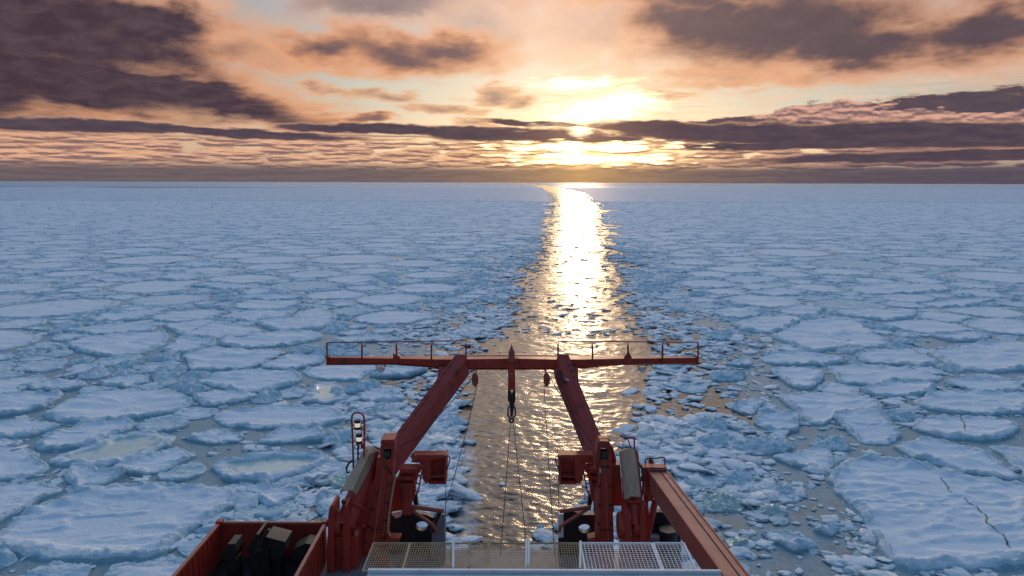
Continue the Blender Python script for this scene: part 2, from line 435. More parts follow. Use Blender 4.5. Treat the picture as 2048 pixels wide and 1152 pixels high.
# ------------------------------------------------------------------ the channel broken by the ship: left and right edge by distance ahead
_L = [(885, 1087), (890, 960), (905, 850), (930, 760), (958, 690), (1003, 640), (1022, 600), (1034, 560), (1076, 510), (1098, 450), (1106, 410), (1098, 385), (1083, 376), (1067, 371)]
_Rr = [(1120, 1087), (1225, 960), (1305, 850), (1322, 760), (1312, 690), (1292, 640), (1268, 600), (1254, 560), (1218, 510), (1206, 450), (1196, 410), (1166, 385), (1121, 376), (1091, 371)]
def edge(tbl):
    p = [gnd(*q) for q in tbl]
    return np.array([v.y for v in p]), np.array([v.x for v in p])
LY, LX = edge(_L); RY, RX = edge(_Rr)
def chan(y):
    """left and right edge of the open channel at distance y"""
    return np.interp(y, LY, LX), np.interp(y, RY, RX)
def chan_out(x, y):
    """metres outside the channel (negative inside), edge made ragged"""
    l, r = chan(y)
    j = (fbm(x * 0.09 + 40, y * 0.09, 4, 3) - 0.5) * (np.minimum(1.5 + y * 0.06, 30) * 0.9 + np.clip((y - 110) * 0.05, 0, 10))
    return np.maximum(l - x, x - r) + j

# ------------------------------------------------------------------ water
def build_water():
    rad = np.concatenate([[3, 10, 18], np.geomspace(24, 160, 560), np.geomspace(161, 1500, 420)[1:], np.geomspace(1550, 90000, 70)])
    th = R(1) * np.concatenate([np.linspace(-42, 42, 420)])
    rr, tt = np.meshgrid(rad, th, indexing='ij')
    x, y = rr * np.sin(tt), rr * np.cos(tt)
    o = chan_out(x, y)
    inside = np.clip(0.5 - o / 6.0, 0, 1)
    fade = np.clip((700 - rr) / 500, 0, 1)
    wv = (fbm(x * 0.30, y * 0.5, 3, 21) - 0.5) * 0.20 + (fbm(x * 1.9 + y * 0.3, y * 2.7, 3, 22) - 0.5) * 0.15
    wake = (fbm(x * 0.5, y * 0.12, 3, 25) - 0.5) * 0.06
    z = (wv + wake) * (0.05 + 0.95 * inside) * fade
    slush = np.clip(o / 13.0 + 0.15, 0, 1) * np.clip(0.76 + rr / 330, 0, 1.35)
    cx = x - (-0.5)
    lw, rw = chan(y)
    foam = np.exp(-((x - (lw + 1.5)) / 2.2) ** 2) * np.clip((95 - rr) / 40, 0, 1) + 0.55 * np.exp(-((x - (rw - 0.5)) / 2.5) ** 2) * np.clip((80 - rr) / 40, 0, 1)
    n, k = rr.shape
    idx = np.arange(n * k).reshape(n, k)
    q = np.stack([idx[:-1, :-1], idx[:-1, 1:], idx[1:, 1:], idx[1:, :-1]], -1).reshape(-1, 4)[:, ::-1]
    v = np.stack([x, y, z], -1).reshape(-1, 3)
    # the rest of the sea behind the ship
    th2 = R(1) * np.linspace(42, 318, 70)
    r2 = np.concatenate([[3, 10, 18], np.geomspace(24, 90000, 40)])
    a, b = np.meshgrid(r2, th2, indexing='ij')
    v2 = np.stack([a * np.sin(b), a * np.cos(b), a * 0 - 0.004], -1).reshape(-1, 3)
    i2 = np.arange(a.size).reshape(a.shape) + len(v)
    q2 = np.stack([i2[:-1, :-1], i2[:-1, 1:], i2[1:, 1:], i2[1:, :-1]], -1).reshape(-1, 4)[:, ::-1]
    me = np_mesh('water', np.concatenate([v, v2]), [q, q2])
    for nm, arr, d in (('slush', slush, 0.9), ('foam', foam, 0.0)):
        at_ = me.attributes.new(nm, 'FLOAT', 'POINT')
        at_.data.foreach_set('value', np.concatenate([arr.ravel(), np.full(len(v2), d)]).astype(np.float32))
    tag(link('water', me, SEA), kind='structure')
build_water()

# ------------------------------------------------------------------ ice floes
# outlines of the floes one can pick out, in photo pixels on the ice's surface; kind: n snow, m pool of thin ice, g glassy chunk, c chunk, t tilted
TRACED = [
 ('giant wind-carved sheet filling the bottom left corner', 'n', [(0,1048),(51,1011),(144,983),(219,966),(335,961),(445,964),(491,983),(486,997),(410,1038),(345,1080),(320,1110),(100,1115),(-30,1085)]),
 ('big oval pancake left of the gantry, between two wide open cracks', 'n', [(79,828),(103,812),(171,783),(274,773),(359,781),(390,799),(383,809),(308,828),(185,841),(120,840)]),
 ('long flat floe with a crumbly raised far rim beside the left gantry leg', 'n', [(419,829),(445,817),(547,807),(670,811),(699,833),(650,846),(513,853),(445,846)]),
 ('smooth oval floe just below the left wing of the gantry beam', 'n', [(388,758),(428,744),(513,737),(588,740),(610,751),(581,768),(506,781),(428,771)]),
 ('pointed wedge floe bordering brown open water left of the gantry', 'n', [(383,788),(428,776),(513,783),(518,790),(462,802),(410,809),(393,800)]),
 ('long curved floe lying under the big oval pancake on the left', 'n', [(63,888),(103,864),(171,840),(256,834),(280,841),(256,857),(191,881),(120,894),(75,895)]),
 ('wide floe cut by the left picture edge, above the open crack', 'n', [(-30,790),(68,781),(133,785),(89,811),(34,824),(-30,830)]),
 ('flat floe cut by the left picture edge, below the open crack', 'n', [(-30,845),(51,834),(113,841),(123,850),(51,870),(-30,873)]),
 ('small round-nosed floe at the left picture edge', 'n', [(-20,872),(48,877),(34,889),(-20,894)]),
 ('long wedge floe with a pale green melt pool on its near side', 'm', [(85,918),(144,898),(239,864),(308,858),(356,867),(345,885),(260,920),(160,932),(110,925)]),
 ('lumpy floe at the left picture edge above the giant bottom left sheet', 'n', [(-30,895),(51,891),(82,905),(82,918),(106,929),(62,949),(-30,956)]),
 ('pale turquoise melt pond floe with a raised snowy back rim', 'm', [(410,925),(455,915),(560,898),(660,908),(672,915),(633,929),(578,951),(530,958),(445,954),(431,935)]),
 ('triangular floe right of the giant bottom left sheet', 'n', [(484,963),(513,961),(595,971),(604,978),(581,990),(561,1007),(533,1005),(503,987)]),
 ('ragged floe with snow ridges above the giant bottom left sheet', 'n', [(219,929),(274,911),(359,888),(397,901),(342,932),(291,942),(239,939)]),
 ('tipped triangular slab showing a brownish wet face', 't', [(127,952),(144,925),(212,940),(256,942),(205,966),(154,980)]),
 ('small tipped slab with a dark gap at its left tip', 't', [(513,877),(561,853),(646,860),(655,874),(592,879),(533,882)]),
 ('flat broken floe with a slab lifted on its right side', 'n', [(362,870),(438,853),(492,867),(479,877),(421,882)]),
 ('small oval floe above the big oval pancake on the left', 'n', [(191,761),(239,749),(298,747),(301,759),(256,771),(205,769)]),
 ('thin pancake with a lumpy rim near the left edge, middle distance', 'n', [(127,734),(164,723),(212,728),(205,737),(164,742),(133,740)]),
 ('narrow floe above the left edge crack', 'n', [(51,769),(96,757),(164,759),(178,769),(137,776),(68,776)]),
 ('low snowy floe touching the top of the open container', 'n', [(386,1058),(410,1038),(479,1034),(498,1043),(445,1058)]),
 ('wide hummocky floe with a dark diagonal crack on its right', 'n', [(362,706),(428,693),(564,699),(575,703),(513,730),(445,737),(380,739)]),
 ('floe split off along the dark diagonal crack', 'n', [(516,730),(578,705),(650,710),(646,722),(575,738)]),
 ('large smooth pancake, nearest of the left stack of pale ovals', 'n', [(128,687),(154,673),(239,666),(325,659),(342,668),(328,688),(273,707),(222,711),(154,699)]),
 ('flat pale oval directly behind the large smooth pancake', 'n', [(118,659),(171,651),(273,644),(316,651),(308,661),(239,668),(164,664)]),
 ('broad floe crossed by a thin diagonal crack', 'n', [(321,647),(410,637),(496,649),(533,659),(496,670),(434,673),(359,666)]),
 ('rough wide floe left of the gantry rail', 'n', [(437,687),(441,671),(533,661),(632,658),(648,673),(581,687),(478,693)]),
 ('rounded triangular floe beside the rough wide one', 'n', [(318,697),(359,675),(431,676),(434,688),(383,700),(355,705)]),
 ('long bright sliver floe in the middle distance on the left', 'n', [(431,630),(496,618),(598,617),(578,630),(496,640)]),
 ('swept floe pointing up right in the left middle distance', 'n', [(506,642),(581,632),(643,613),(680,634),(639,656),(547,658)]),
 ('shadowed long floe behind the stacked pale ovals', 'n', [(178,640),(205,623),(308,617),(325,623),(273,637),(222,640)]),
 ('smooth bright lens-shaped floe, upper left middle distance', 'n', [(458,591),(513,586),(598,588),(612,594),(547,598)]),
 ('pale flat floe beside a patch of rubble, left middle distance', 'n', [(376,569),(427,562),(513,569),(526,574),(444,577)]),
 ('smooth floe with a dark notch at its right end', 'n', [(313,555),(342,545),(393,543),(410,553),(359,560)]),
 ('thin bright floe ringed by darker rubble, left distance', 'n', [(178,555),(239,552),(297,555),(273,562),(205,561)]),
 ('bright double-ended floe in the left distance', 'n', [(349,529),(393,521),(448,524),(437,529),(386,533)]),
 ('far white lens-shaped floe on the left', 'n', [(378,497),(427,493),(467,495),(427,499)]),
 ('rounded floe joined by a crack to the big split floe on the right', 'n', [(1457,644),(1512,632),(1587,630),(1608,637),(1567,658),(1539,663),(1485,659)]),
 ('big split floe with a dark gash, right of the channel', 'n', [(1539,671),(1567,656),(1608,639),(1690,635),(1720,640),(1731,654),(1785,683),(1758,692),(1690,693),(1621,702),(1587,688)]),
 ('clean oval floe below the big split one on the right', 'n', [(1512,714),(1539,702),(1604,700),(1690,712),(1691,722),(1638,728),(1553,726)]),
 ('shield-shaped floe between the clean oval and the right picture edge', 'n', [(1705,707),(1741,697),(1826,699),(1878,719),(1874,728),(1792,726),(1731,721)]),
 ('very wide floe cut by the right picture edge, middle distance', 'n', [(1854,702),(1929,685),(2031,678),(2080,685),(2080,735),(1997,741),(1929,736),(1895,726)]),
 ('bright floe with a thick near edge behind the big split one', 'n', [(1654,620),(1724,615),(1837,620),(1826,634),(1775,639),(1707,632)]),
 ('tapered floe with a dark wet near edge, right of the channel', 'n', [(1550,617),(1604,608),(1652,613),(1638,627),(1594,630),(1560,623)]),
 ('soft rounded floe nearest the channel, right middle distance', 'n', [(1420,620),(1468,611),(1529,623),(1502,634),(1444,632)]),
 ('long pale floe beyond a glint of open water on the right', 'n', [(1488,582),(1553,574),(1621,579),(1601,588),(1536,590)]),
 ('bright slab-edged floe beside the sunlit channel, right distance', 'n', [(1427,557),(1468,550),(1560,552),(1550,562),(1485,565)]),
 ('thin lens-shaped floe in front of the small ice mounds', 'n', [(1621,558),(1673,555),(1714,558),(1669,564)]),
 ('broad hummocky floe carrying shallow drifts, right middle distance', 'n', [(1676,574),(1758,564),(1895,572),(1908,579),(1826,586),(1724,586)]),
 ('pale wedge floe towards the right edge, middle distance', 'n', [(1833,606),(1895,596),(1997,594),(1946,610),(1878,613)]),
 ('low floe with a ragged far rim near the right edge', 'n', [(1857,668),(1929,661),(1987,668),(1963,680),(1895,678)]),
 ('triangular floe pointing down at the rubble right of the beam', 'n', [(1536,740),(1560,730),(1645,734),(1652,751),(1635,764),(1621,776),(1587,771),(1567,758)]),
 ('long floe bounded on its left by a gold strip of water', 'n', [(1652,728),(1724,725),(1826,734),(1891,751),(1881,759),(1826,758),(1741,766),(1680,763)]),
 ('overlapping crescent floe under the long floe on the right', 'n', [(1719,776),(1758,763),(1861,759),(1878,771),(1844,787),(1792,790),(1734,785)]),
 ('oval floe cut by the right edge above the wide snowy one', 'n', [(1885,758),(1929,751),(2031,758),(2059,775),(2025,783),(1963,780),(1912,768)]),
 ('wide snowy floe at the right edge beside a brown crack', 'n', [(1825,799),(1861,781),(1929,780),(2059,785),(2059,822),(1963,826),(1878,819),(1833,809)]),
 ('large smooth floe partly under a tipped slab on the right', 'n', [(1553,790),(1639,780),(1741,792),(1775,812),(1751,826),(1666,828),(1656,843),(1625,846),(1580,812)]),
 ('tipped smooth slab with a green wet lower edge', 't', [(1662,828),(1751,824),(1785,843),(1806,867),(1775,882),(1724,881),(1690,853)]),
 ('rough floe split by a short dark crack near the right edge', 'n', [(1820,836),(1861,829),(1963,828),(2045,846),(2031,867),(1980,877),(1878,870),(1826,853)]),
 ('long ridged floe behind the giant sheet on the right', 'n', [(1785,887),(1844,870),(1895,881),(1980,901),(2052,956),(1997,951),(1929,939),(1826,910)]),
 ('giant ridged sheet filling the bottom right corner', 'n', [(1652,952),(1683,915),(1741,908),(1826,918),(1929,942),(2070,965),(2090,1125),(1790,1135),(1765,1086),(1724,1038),(1724,1021),(1676,983)]),
 ('left slab of the three broken slabs right of the gantry', 'n', [(1461,812),(1498,795),(1533,797),(1509,822),(1485,821)]),
 ('pointed middle slab of the three broken slabs', 'n', [(1512,822),(1534,799),(1579,826)]),
 ('square-cut tilted slab, nearest of the three broken slabs', 't', [(1505,840),(1519,826),(1601,831),(1599,857),(1539,857)]),
 ('crumbly floe topped with bluish rubble right of the gantry', 'c', [(1615,881),(1656,863),(1690,870),(1703,894),(1639,893)]),
 ('blunt snowy floe touching the far corner of the giant right sheet', 'n', [(1539,908),(1615,893),(1662,891),(1674,922),(1656,932),(1587,925)]),
 ('ragged floe of frozen rubble beyond the red boom', 'c', [(1454,887),(1502,874),(1560,874),(1597,887),(1567,898),(1512,903)]),
 ('low broken floe at the bottom edge left of the giant right sheet', 'n', [(1519,1058),(1539,1051),(1615,1070),(1639,1086),(1587,1095)]),
 ('small flat floe right of the beam tip', 'n', [(1447,725),(1498,711),(1509,720),(1498,730)]),
 ('hollow ring of ice round a bright pool left of the gantry leg', 'm', [(597,799),(633,761),(670,759),(699,795),(650,802)]),
 ('humped floe left of the gantry leg', 'c', [(682,777),(718,758),(764,760),(753,773),(702,781)]),
 ('larger snowy floe touching the left gantry leg', 'n', [(710,789),(743,775),(784,777),(815,793),(784,801),(735,801)]),
 ('floe hidden behind the left half of the gantry beam', 'n', [(735,748),(776,729),(825,730),(858,735),(815,748),(772,750)]),
 ('long floe seen through the left gantry rail', 'n', [(659,678),(682,670),(753,666),(815,674),(794,679),(702,682)]),
 ('glassy greenish slab in the slush right of the red boom', 'g', [(1399,986),(1437,983),(1495,997),(1485,1014),(1416,1014)]),
 ('smooth pale green log of ice right of the red boom', 'g', [(1509,1004),(1553,1007),(1580,1017),(1567,1027),(1519,1017)]),
 ('rounded white lump near the giant right sheet', 'c', [(1539,973),(1570,957),(1594,973),(1587,983),(1553,983)]),
 ('blue-white block near the bottom, left of the giant right sheet', 'c', [(1625,1051),(1645,1039),(1680,1051),(1666,1064)]),
 ('crumbled blue heap in the slush above the glassy slab', 'c', [(1445,948),(1481,932),(1515,950),(1485,961),(1444,957)]),
 ('bulky white chunk floating off the right beam tip', 'c', [(1409,750),(1451,737),(1495,747),(1485,756),(1427,756)]),
 ('tall angular chunk in the slush beyond the right boom post', 'c', [(1391,879),(1427,863),(1464,867),(1451,887),(1410,891)]),
 ('chunk drifting at the left edge of the channel behind the leg', 'c', [(872,840),(915,826),(940,838),(905,848)]),
 ('yellowish block in the slush beside the left machinery', 'g', [(655,958),(672,944),(700,946),(700,962),(670,968)]),
 ('white block beside the tan cover on the left', 'c', [(628,992),(640,975),(660,973),(658,990),(640,998)]),
 ('low white block above the left clevis', 'c', [(630,1012),(650,1000),(664,1000),(660,1016),(640,1020)]),
 ('pale flat slab sloping up to the left clevis', 'n', [(640,1030),(690,1000),(740,985),(720,1015),(680,1040),(650,1040)]),
 ('glassy slab at the bottom right of the red boom', 'g', [(1450,1072),(1480,1056),(1500,1064),(1496,1080),(1460,1086)]),
]

class Floe: tone = 0.0
floes = []
def poly_r(c, pts, th):
    """distance from c to the outline along every angle"""
    p = np.asarray(pts); q = np.roll(p, -1, 0)
    d = np.stack([np.cos(th), np.sin(th)], 1)
    e = q - p
    a = p - np.asarray(c)
    den = d[:, None, 0] * e[None, :, 1] - d[:, None, 1] * e[None, :, 0]
    den = np.where(np.abs(den) < 1e-9, 1e-9, den)
    t = (a[None, :, 0] * e[None, :, 1] - a[None, :, 1] * e[None, :, 0]) / den
    s = (a[None, :, 0] * d[:, None, 1] - a[None, :, 1] * d[:, None, 0]) / den
    ok = (t > 0) & (s >= -1e-6) & (s <= 1 + 1e-6)
    t = np.where(ok, t, -1)
    r = t.max(1)
    bad = r <= 0
    if bad.any(): r[bad] = np.interp(th[bad], th[~bad], r[~bad], period=2 * np.pi)
    return r
NTH = 96
TH = np.linspace(0, 2 * np.pi, NTH, endpoint=False)
def smooth_ring(r, n):
    for _ in range(n): r = (np.roll(r, 1) + 2 * r + np.roll(r, -1)) / 4
    return r
for name, kind, px in TRACED:
    g = np.array([[*gnd(a, b, 0.40)[:2]] for a, b in px])
    x0, y0 = g[:, 0], g[:, 1]; x1, y1 = np.roll(x0, -1), np.roll(y0, -1)
    cr = x0 * y1 - x1 * y0
    A = cr.sum() / 2
    c = np.array([((x0 + x1) * cr).sum(), ((y0 + y1) * cr).sum()]) / (6 * A)
    f = Floe(); f.name, f.kind, f.c = name, kind, c
    f.r = smooth_ring(poly_r(c, g, TH), 2) * 0.985
    f.rad = math.sqrt(abs(A) / math.pi); f.R = f.r.max()
    floes.append(f)
NTR = len(floes)

def inside_any(x, y, pad=0.0):
    hit = np.zeros(len(x), bool)
    for f in floes[:NTR]:
        dx, dy = x - f.c[0], y - f.c[1]
        d = np.hypot(dx, dy)
        k = np.nonzero(d < f.R + pad)[0]
        if len(k):
            rr = np.interp(np.arctan2(dy[k], dx[k]) % (2 * np.pi), np.append(TH, 2 * np.pi), np.append(f.r, f.r[0]))
            hit[k] |= d[k] < rr + pad
    return hit

def scatter():
    """centres and radii for the floes between the traced ones: big ones first, packed"""
    D1 = 900.0
    cell = 12.0
    grid = {}
    pts = []
    def near(x, y):
        i, j = int(x // cell), int(y // cell)
        for a in (-2, -1, 0, 1, 2):
            for b in (-2, -1, 0, 1, 2):
                yield from grid.get((i + a, j + b), ())
    for rad, tries in ((12.5, 260), (9.5, 1100), (7.0, 7000), (5.6, 11000), (4.2, 16000), (3.0, 24000), (2.1, 36000), (1.4, 34000)):
        n = tries
        y = 26 + (D1 - 26) * np.sqrt(rng.random(n))
        if rad < 2.0: y = 26 + (300 - 26) * np.sqrt(rng.random(n))
        x = (rng.random(n) * 2 - 1) * (y * 0.84 + 22)
        out = chan_out(x, y)
        # rubble belt along the channel holds only small floes
        belt = np.where(y < 240, 7 + y * 0.02 + np.where(x > 0, np.clip((120 - y) * 0.13, 0, 8), 2), 5)
        ok = out > np.where(rad > 2.5, rad * 0.9 + belt, rad * 0.5 + (belt * 0.15 if rad < 2 else belt * 0.6))
        thin = ((y < 105) & (rng.random(n) < 0.6) & (rad < 6)) | ((out < belt * 1.3) & (rng.random(n) < np.where(y < 120, 0.95, 0.7)))
        hull = (y < 36) & (np.abs(x) < 11)
        keep = ~inside_any(x, y, rad * 0.55) & ok & ~thin & ~hull & (np.maximum(chan(y)[0] - x, x - chan(y)[1]) > rad * 0.5)
        for xx, yy in zip(x[keep], y[keep]):
            rr = rad * (0.85 + 0.3 * random.random())
            if all((xx - p[0]) ** 2 + (yy - p[1]) ** 2 > ((rr + p[2]) * 0.86) ** 2 for p in near(xx, yy)):
                p = (xx, yy, rr); pts.append(p)
                grid.setdefault((int(xx // cell), int(yy // cell)), []).append(p)
    return pts, near
pts, near = scatter()

def grow():
    tr = [(f, np.stack([f.c[0] + f.r * np.cos(TH), f.c[1] + f.r * np.sin(TH)], 1)) for f in floes[:NTR]]
    for (x, y, rad) in pts:
        inv = np.full(NTH, (1 / (rad * 1.5)) ** 12)
        for (a, b, rb) in near(x, y):
            dx, dy = a - x, b - y
            d = math.hypot(dx, dy)
            if d < 1e-6 or d > 3.2 * max(rad, rb) + rad: continue
            h = (d * d + rad * rad - rb * rb) / (2 * d)
            cs = np.cos(TH - math.atan2(dy, dx))
            inv += np.where(cs > 0, (np.maximum(cs, 0) / max(h, 0.15)) ** 12, 0)
        r = inv ** (-1 / 12)
        for f, pl in tr:
            d = math.hypot(f.c[0] - x, f.c[1] - y)
            if d < f.R + rad * 1.6:
                v = pl - (x, y)
                rr = np.hypot(v[:, 0], v[:, 1]); an = np.arctan2(v[:, 1], v[:, 0])
                # nearest outline point per angle bin
                k = ((an / (2 * np.pi) * NTH).round().astype(int)) % NTH
                lim = np.full(NTH, 1e9); np.minimum.at(lim, k, rr)
                lim = np.minimum.reduce([np.roll(lim, s) for s in range(-3, 4)])
                r = np.minimum(r, lim * 0.97)
        # keep out of the channel
        ex, ey = x + r * np.cos(TH), y + r * np.sin(TH)
        lo_, hi_ = chan(ey)
        over = np.minimum(ex - lo_, hi_ - ex)
        r = np.where(over > 0, np.maximum(r - over * 1.1, rad * 0.3), r)
        r = np.maximum(r, rad * 0.25)
        f = Floe(); f.name, f.kind, f.c = None, 'n', np.array([x, y])
        s = random.uniform(0, 100)
        wob = fbm(np.cos(TH) * 1.6 + s, np.sin(TH) * 1.6 + s, 3, 5) - 0.5
        f.r = smooth_ring(r, 1) * (0.955 + 0.16 * wob) - 0.06
        f.r = np.maximum(f.r, 0.2)
        f.rad = math.sqrt((f.r ** 2).mean()); f.R = f.r.max()
        if rad < 2.0 and random.random() < 0.5: f.kind = 'c'
        f.tone = max(0.0, random.gauss(0.12, 0.22)) + (0.25 if rad < 3 else 0)
        floes.append(f)
grow()

def floe_mesh(f, i):
    """a floe as rings from its middle to its rim, down its broken side into the water"""
    d = math.hypot(*f.c)
    px = f.rad / d * 700                                     # size in render pixels
    if px > 60: nt, ts = 220, np.concatenate([np.linspace(0.04, 0.9, 40), [0.925, 0.95, 0.97, 0.985]])
    elif px > 14: nt, ts = 120, np.array([0.08, .18, .28, .38, .48, .58, .67, .75, .82, .88, .93, .965, .985])
    elif px > 6: nt, ts = 64, np.array([0.15, .35, .55, .72, .85, .93, .975])
    elif px > 2.5: nt, ts = 32, np.array([0.4, .75, .93])
    else: nt, ts = 18, np.array([0.6, .92])
    th = np.linspace(0, 2 * np.pi, nt, endpoint=False)
    r = np.interp(th, np.append(TH, 2 * np.pi), np.append(f.r, f.r[0]))
    s = i * 3.7
    if px > 6:                                               # ragged broken outline
        ex, ey = np.cos(th) * r, np.sin(th) * r
        r = r - np.minimum(0.5, f.rad * 0.12) * (fbm(ex * 0.9 + s, ey * 0.9, 4, 9, 0.62) - 0.35) * 1.3
        r = np.maximum(r, 0.15)
    chunk = f.kind in 'cg'
    top = (0.17 + 0.12 * ((i * 0.618) % 1)) * (0.7 if f.rad < 2 else 1.0) * (1.0 if f.name else 0.72) * min(1.0, max(0.55, 130.0 / d))
    rings = np.concatenate([ts, [1.0, 1.015, 1.05]])
    T, Tr = np.meshgrid(rings, th, indexing='ij')
    rr = T * r[None, :]
    X, Y = f.c[0] + rr * np.cos(Tr), f.c[1] + rr * np.sin(Tr)
    ed = (1 - T) * r[None, :]                                # metres from the edge
    rough = fbm(X * 1.5 + s, Y * 1.5, 4, 31, 0.6)
    lumps = fbm(X * 0.75 + s, Y * 0.75, 3, 37)
    drift = fbm(X * 0.16 + s, Y * 0.62 + X * 0.08, 4, 33)
    ridge = 1 - np.abs(2 * fbm(X * 0.22 + s, Y * 0.55 - X * 0.06, 3, 35) - 1)
    det = min(1.0, px / 8)                                   # far floes keep only their smooth shape
    rough, lumps = 0.5 + (rough - 0.5) * det, 0.35 + (lumps - 0.35) * det
    Z = top + (drift - 0.5) * (0.50 if f.name and f.rad > 4 else 0.34) + np.clip(ridge - 0.74, 0, 1) * (0.75 if f.name else 0.4) * det * (0.3 + f.rad / 12)
    rimw = 0.45 + 0.03 * f.rad
    rim = np.exp(-((ed - rimw * 0.8) / rimw) ** 2) * np.clip(lumps * 2.0 - 0.45, 0, 1.5) * (0.27 if f.name else 0.10)
    fine_ = (fbm(X * 3.4 + s, Y * 4.2, 3, 39, 0.6) - 0.5) * det
    Z = Z + rim * (0.4 + 1.2 * rough) + (rough - 0.5) * (0.12 + 0.26 * np.exp(-ed / 0.7)) + fine_ * (0.045 + 0.14 * np.exp(-ed / 0.6))
    if chunk:
        Z = 0.06 + np.sqrt(np.clip(1 - T ** 2, 0, 1)) * min(f.rad, 2.2) * 0.20 + (lumps - 0.35) * 0.45 * min(1, f.rad) + (rough - 0.5) * 0.85 + fine_ * 0.45
    if f.kind == 'm':
        pool = np.clip((ed - 0.9) / 0.5, 0, 1)
        back = np.clip((Y - f.c[1]) / f.rad * 0.9, 0, 1)
        Z = (0.13 + (rough - 0.5) * 0.05) * pool + Z * (1 - pool) + back * rim * 0.6
    if f.kind == 't':
        Z = Z + ((Y - f.c[1]) * 0.10 + (X - f.c[0]) * 0.05) + 0.15
        Z = np.maximum(Z, 0.10)
    Z = np.maximum(Z, 0.09 + 0.05 * rough)
    Z[-3] = np.maximum(Z[-3] * 0.86, 0.10)
    Z[-2] = np.minimum(Z[-3] * 0.45, 0.22)
    Z[-1] = -0.22
    zc = float(Z[0].mean())
    v = np.concatenate([[[f.c[0], f.c[1], zc]], np.stack([X, Y, Z], -1).reshape(-1, 3)])
    nr = len(rings)
    idx = 1 + np.arange(nr * nt).reshape(nr, nt)
    nx = np.roll(idx, -1, 1)
    q = np.stack([idx[:-1], idx[1:], nx[1:], nx[:-1]], -1)
    fan = np.stack([np.zeros(nt, int), idx[0], nx[0]], -1)
    rim_a = np.exp(-(ed / (rimw * 1.1)) ** 2) * (0.25 + 1.1 * lumps) + f.tone
    if chunk: rim_a = rim_a * 0 + 0.35 + 0.8 * lumps
    wet_a = np.zeros_like(T); kf = min(1.0, max(0.35, 90.0 / d)); wet_a[-1] = 1.0 * kf; wet_a[-2] = 0.8 * kf; wet_a[-3] = 0.12
    pool_a = np.zeros_like(T)
    if f.kind == 'm':
        pool_a = np.clip((ed - 0.5) / 0.9, 0, 1); rim_a = rim_a * (1 - pool_a * 0.8)
    at3 = np.stack([rim_a, wet_a, pool_a], -1).reshape(-1, 3)
    at3 = np.concatenate([[[f.tone, 0, 1.0 if f.kind == 'm' else 0]], at3])
    return v, fan, q.reshape(-1, 4), at3

def px_of(v):
    d = Vector((v[0], v[1], v[2] - CAM_H))
    t = d.dot(_f)
    return 1024 + FPX * d.dot(_r) / t, 576 - FPX * d.dot(_u) / t
def shown(f):
    px, py = px_of((*f.c, 0.4))
    e = f.R / math.hypot(*f.c) * FPX
    return -e < px < 2048 + e and 366 < py < 1152 + e * 0.6
vis = [f for f in floes if shown(f)]
def size_px(f):
    d = math.hypot(*f.c)
    return f.rad ** 2 / d ** 3
tr_vis = [f for f in vis if f.name]
rest = sorted([f for f in vis if not f.name], key=size_px, reverse=True)
own = rest[:max(0, 296 - len(tr_vis))]
bulk = rest[len(own):]

LOOK = {'n': 'snow-covered', 'm': 'half-melted', 'g': 'glassy', 'c': 'crumbly bluish', 't': 'tilted'}
def own_label(f, used):
    """says which one: look, direction and distance rank from a traced floe beside it"""
    asp = (f.r * np.abs(np.cos(TH))).max() / max((f.r * np.abs(np.sin(TH))).max(), 0.1)
    size = 'tiny' if f.rad < 1.5 else 'small' if f.rad < 2.6 else 'medium' if f.rad < 4.5 else 'large'
    shp = 'elongated' if asp > 1.6 else 'narrow' if asp < 0.65 else 'rounded' if np.std(f.r) / f.rad < 0.13 else 'angular'
    px, py = px_of((*f.c, 0.4))
    best = sorted(tr_vis, key=lambda t: math.hypot(px_of((*t.c, .4))[0] - px, 2.5 * (px_of((*t.c, .4))[1] - py)))
    for t in best[:4]:
        tx, ty = px_of((*t.c, 0.4))
        dx, dy = px - tx, (py - ty) * 2.5
        where = ('right of' if dx > 0 else 'left of') if abs(dx) > abs(dy) else ('below' if dy > 0 else 'above')
        short = ' '.join(t.name.split()[:9])
        for o in ('', 'second ', 'third ', 'fourth '):
            lb = f"{o}{size} {shp} {LOOK[f.kind].split()[0]} floe {where} the {t.name}"
            w_ = lb.split()
            if len(w_) > 16:
                nm = t.name.split()
                lb = ' '.join(w_[:len(w_) - len(nm)] + nm[:16 - (len(w_) - len(nm))])
                while lb.split()[-1] in ('the', 'of', 'a', 'its', 'on', 'by', 'in', 'and', 'with', 'at', 'from', 'to', 'near', 'below', 'above', 'beside', 'between', 'under', 'behind', 'off', 'cut', 'left', 'right', 'open', 'two', 'beyond', 'thin', 'dark', 'towards', 'pointing', 'touching', 'joined', 'gold', 'small', 'far', 'big', 'giant', 'bottom', 'long', 'wet', 'wide', 'short', 'raised', 'crumbly', 'snowy', 'snow', 'pale', 'picture', 'filling'): lb = ' '.join(lb.split()[:-1])
            if lb not in used:
                used.add(lb); return lb
    lb = f"{size} {shp} floe number {len(used)} of the pack"
    used.add(lb); return lb
CRACKS = {'giant ridged sheet filling the bottom right corner': [[(1883, 949), (1887, 957), (1892, 961), (1896, 971), (1905, 980)], [(1931, 991), (1936, 999), (1950, 1007), (1958, 1017), (1972, 1028), (1974, 1034), (1970, 1041), (1985, 1052), (1997, 1059), (2008, 1066), (2015, 1078), (2021, 1088)]],
 'wide hummocky floe with a dark diagonal crack on its right': [[(513, 731), (530, 723), (548, 716), (560, 709), (572, 705), (577, 701)]],
 'broad floe crossed by a thin diagonal crack': [[(376, 664), (392, 658), (405, 651), (420, 646), (440, 640)]],
 'long bright sliver floe in the middle distance on the left': [[(580, 632), (588, 625), (600, 616)]],
 'rough floe split by a short dark crack near the right edge': [[(1919, 829), (1925, 839), (1929, 850), (1930, 862)]],
 'big split floe with a dark gash, right of the channel': [[(1655, 672), (1672, 675), (1690, 678), (1709, 679)]]}
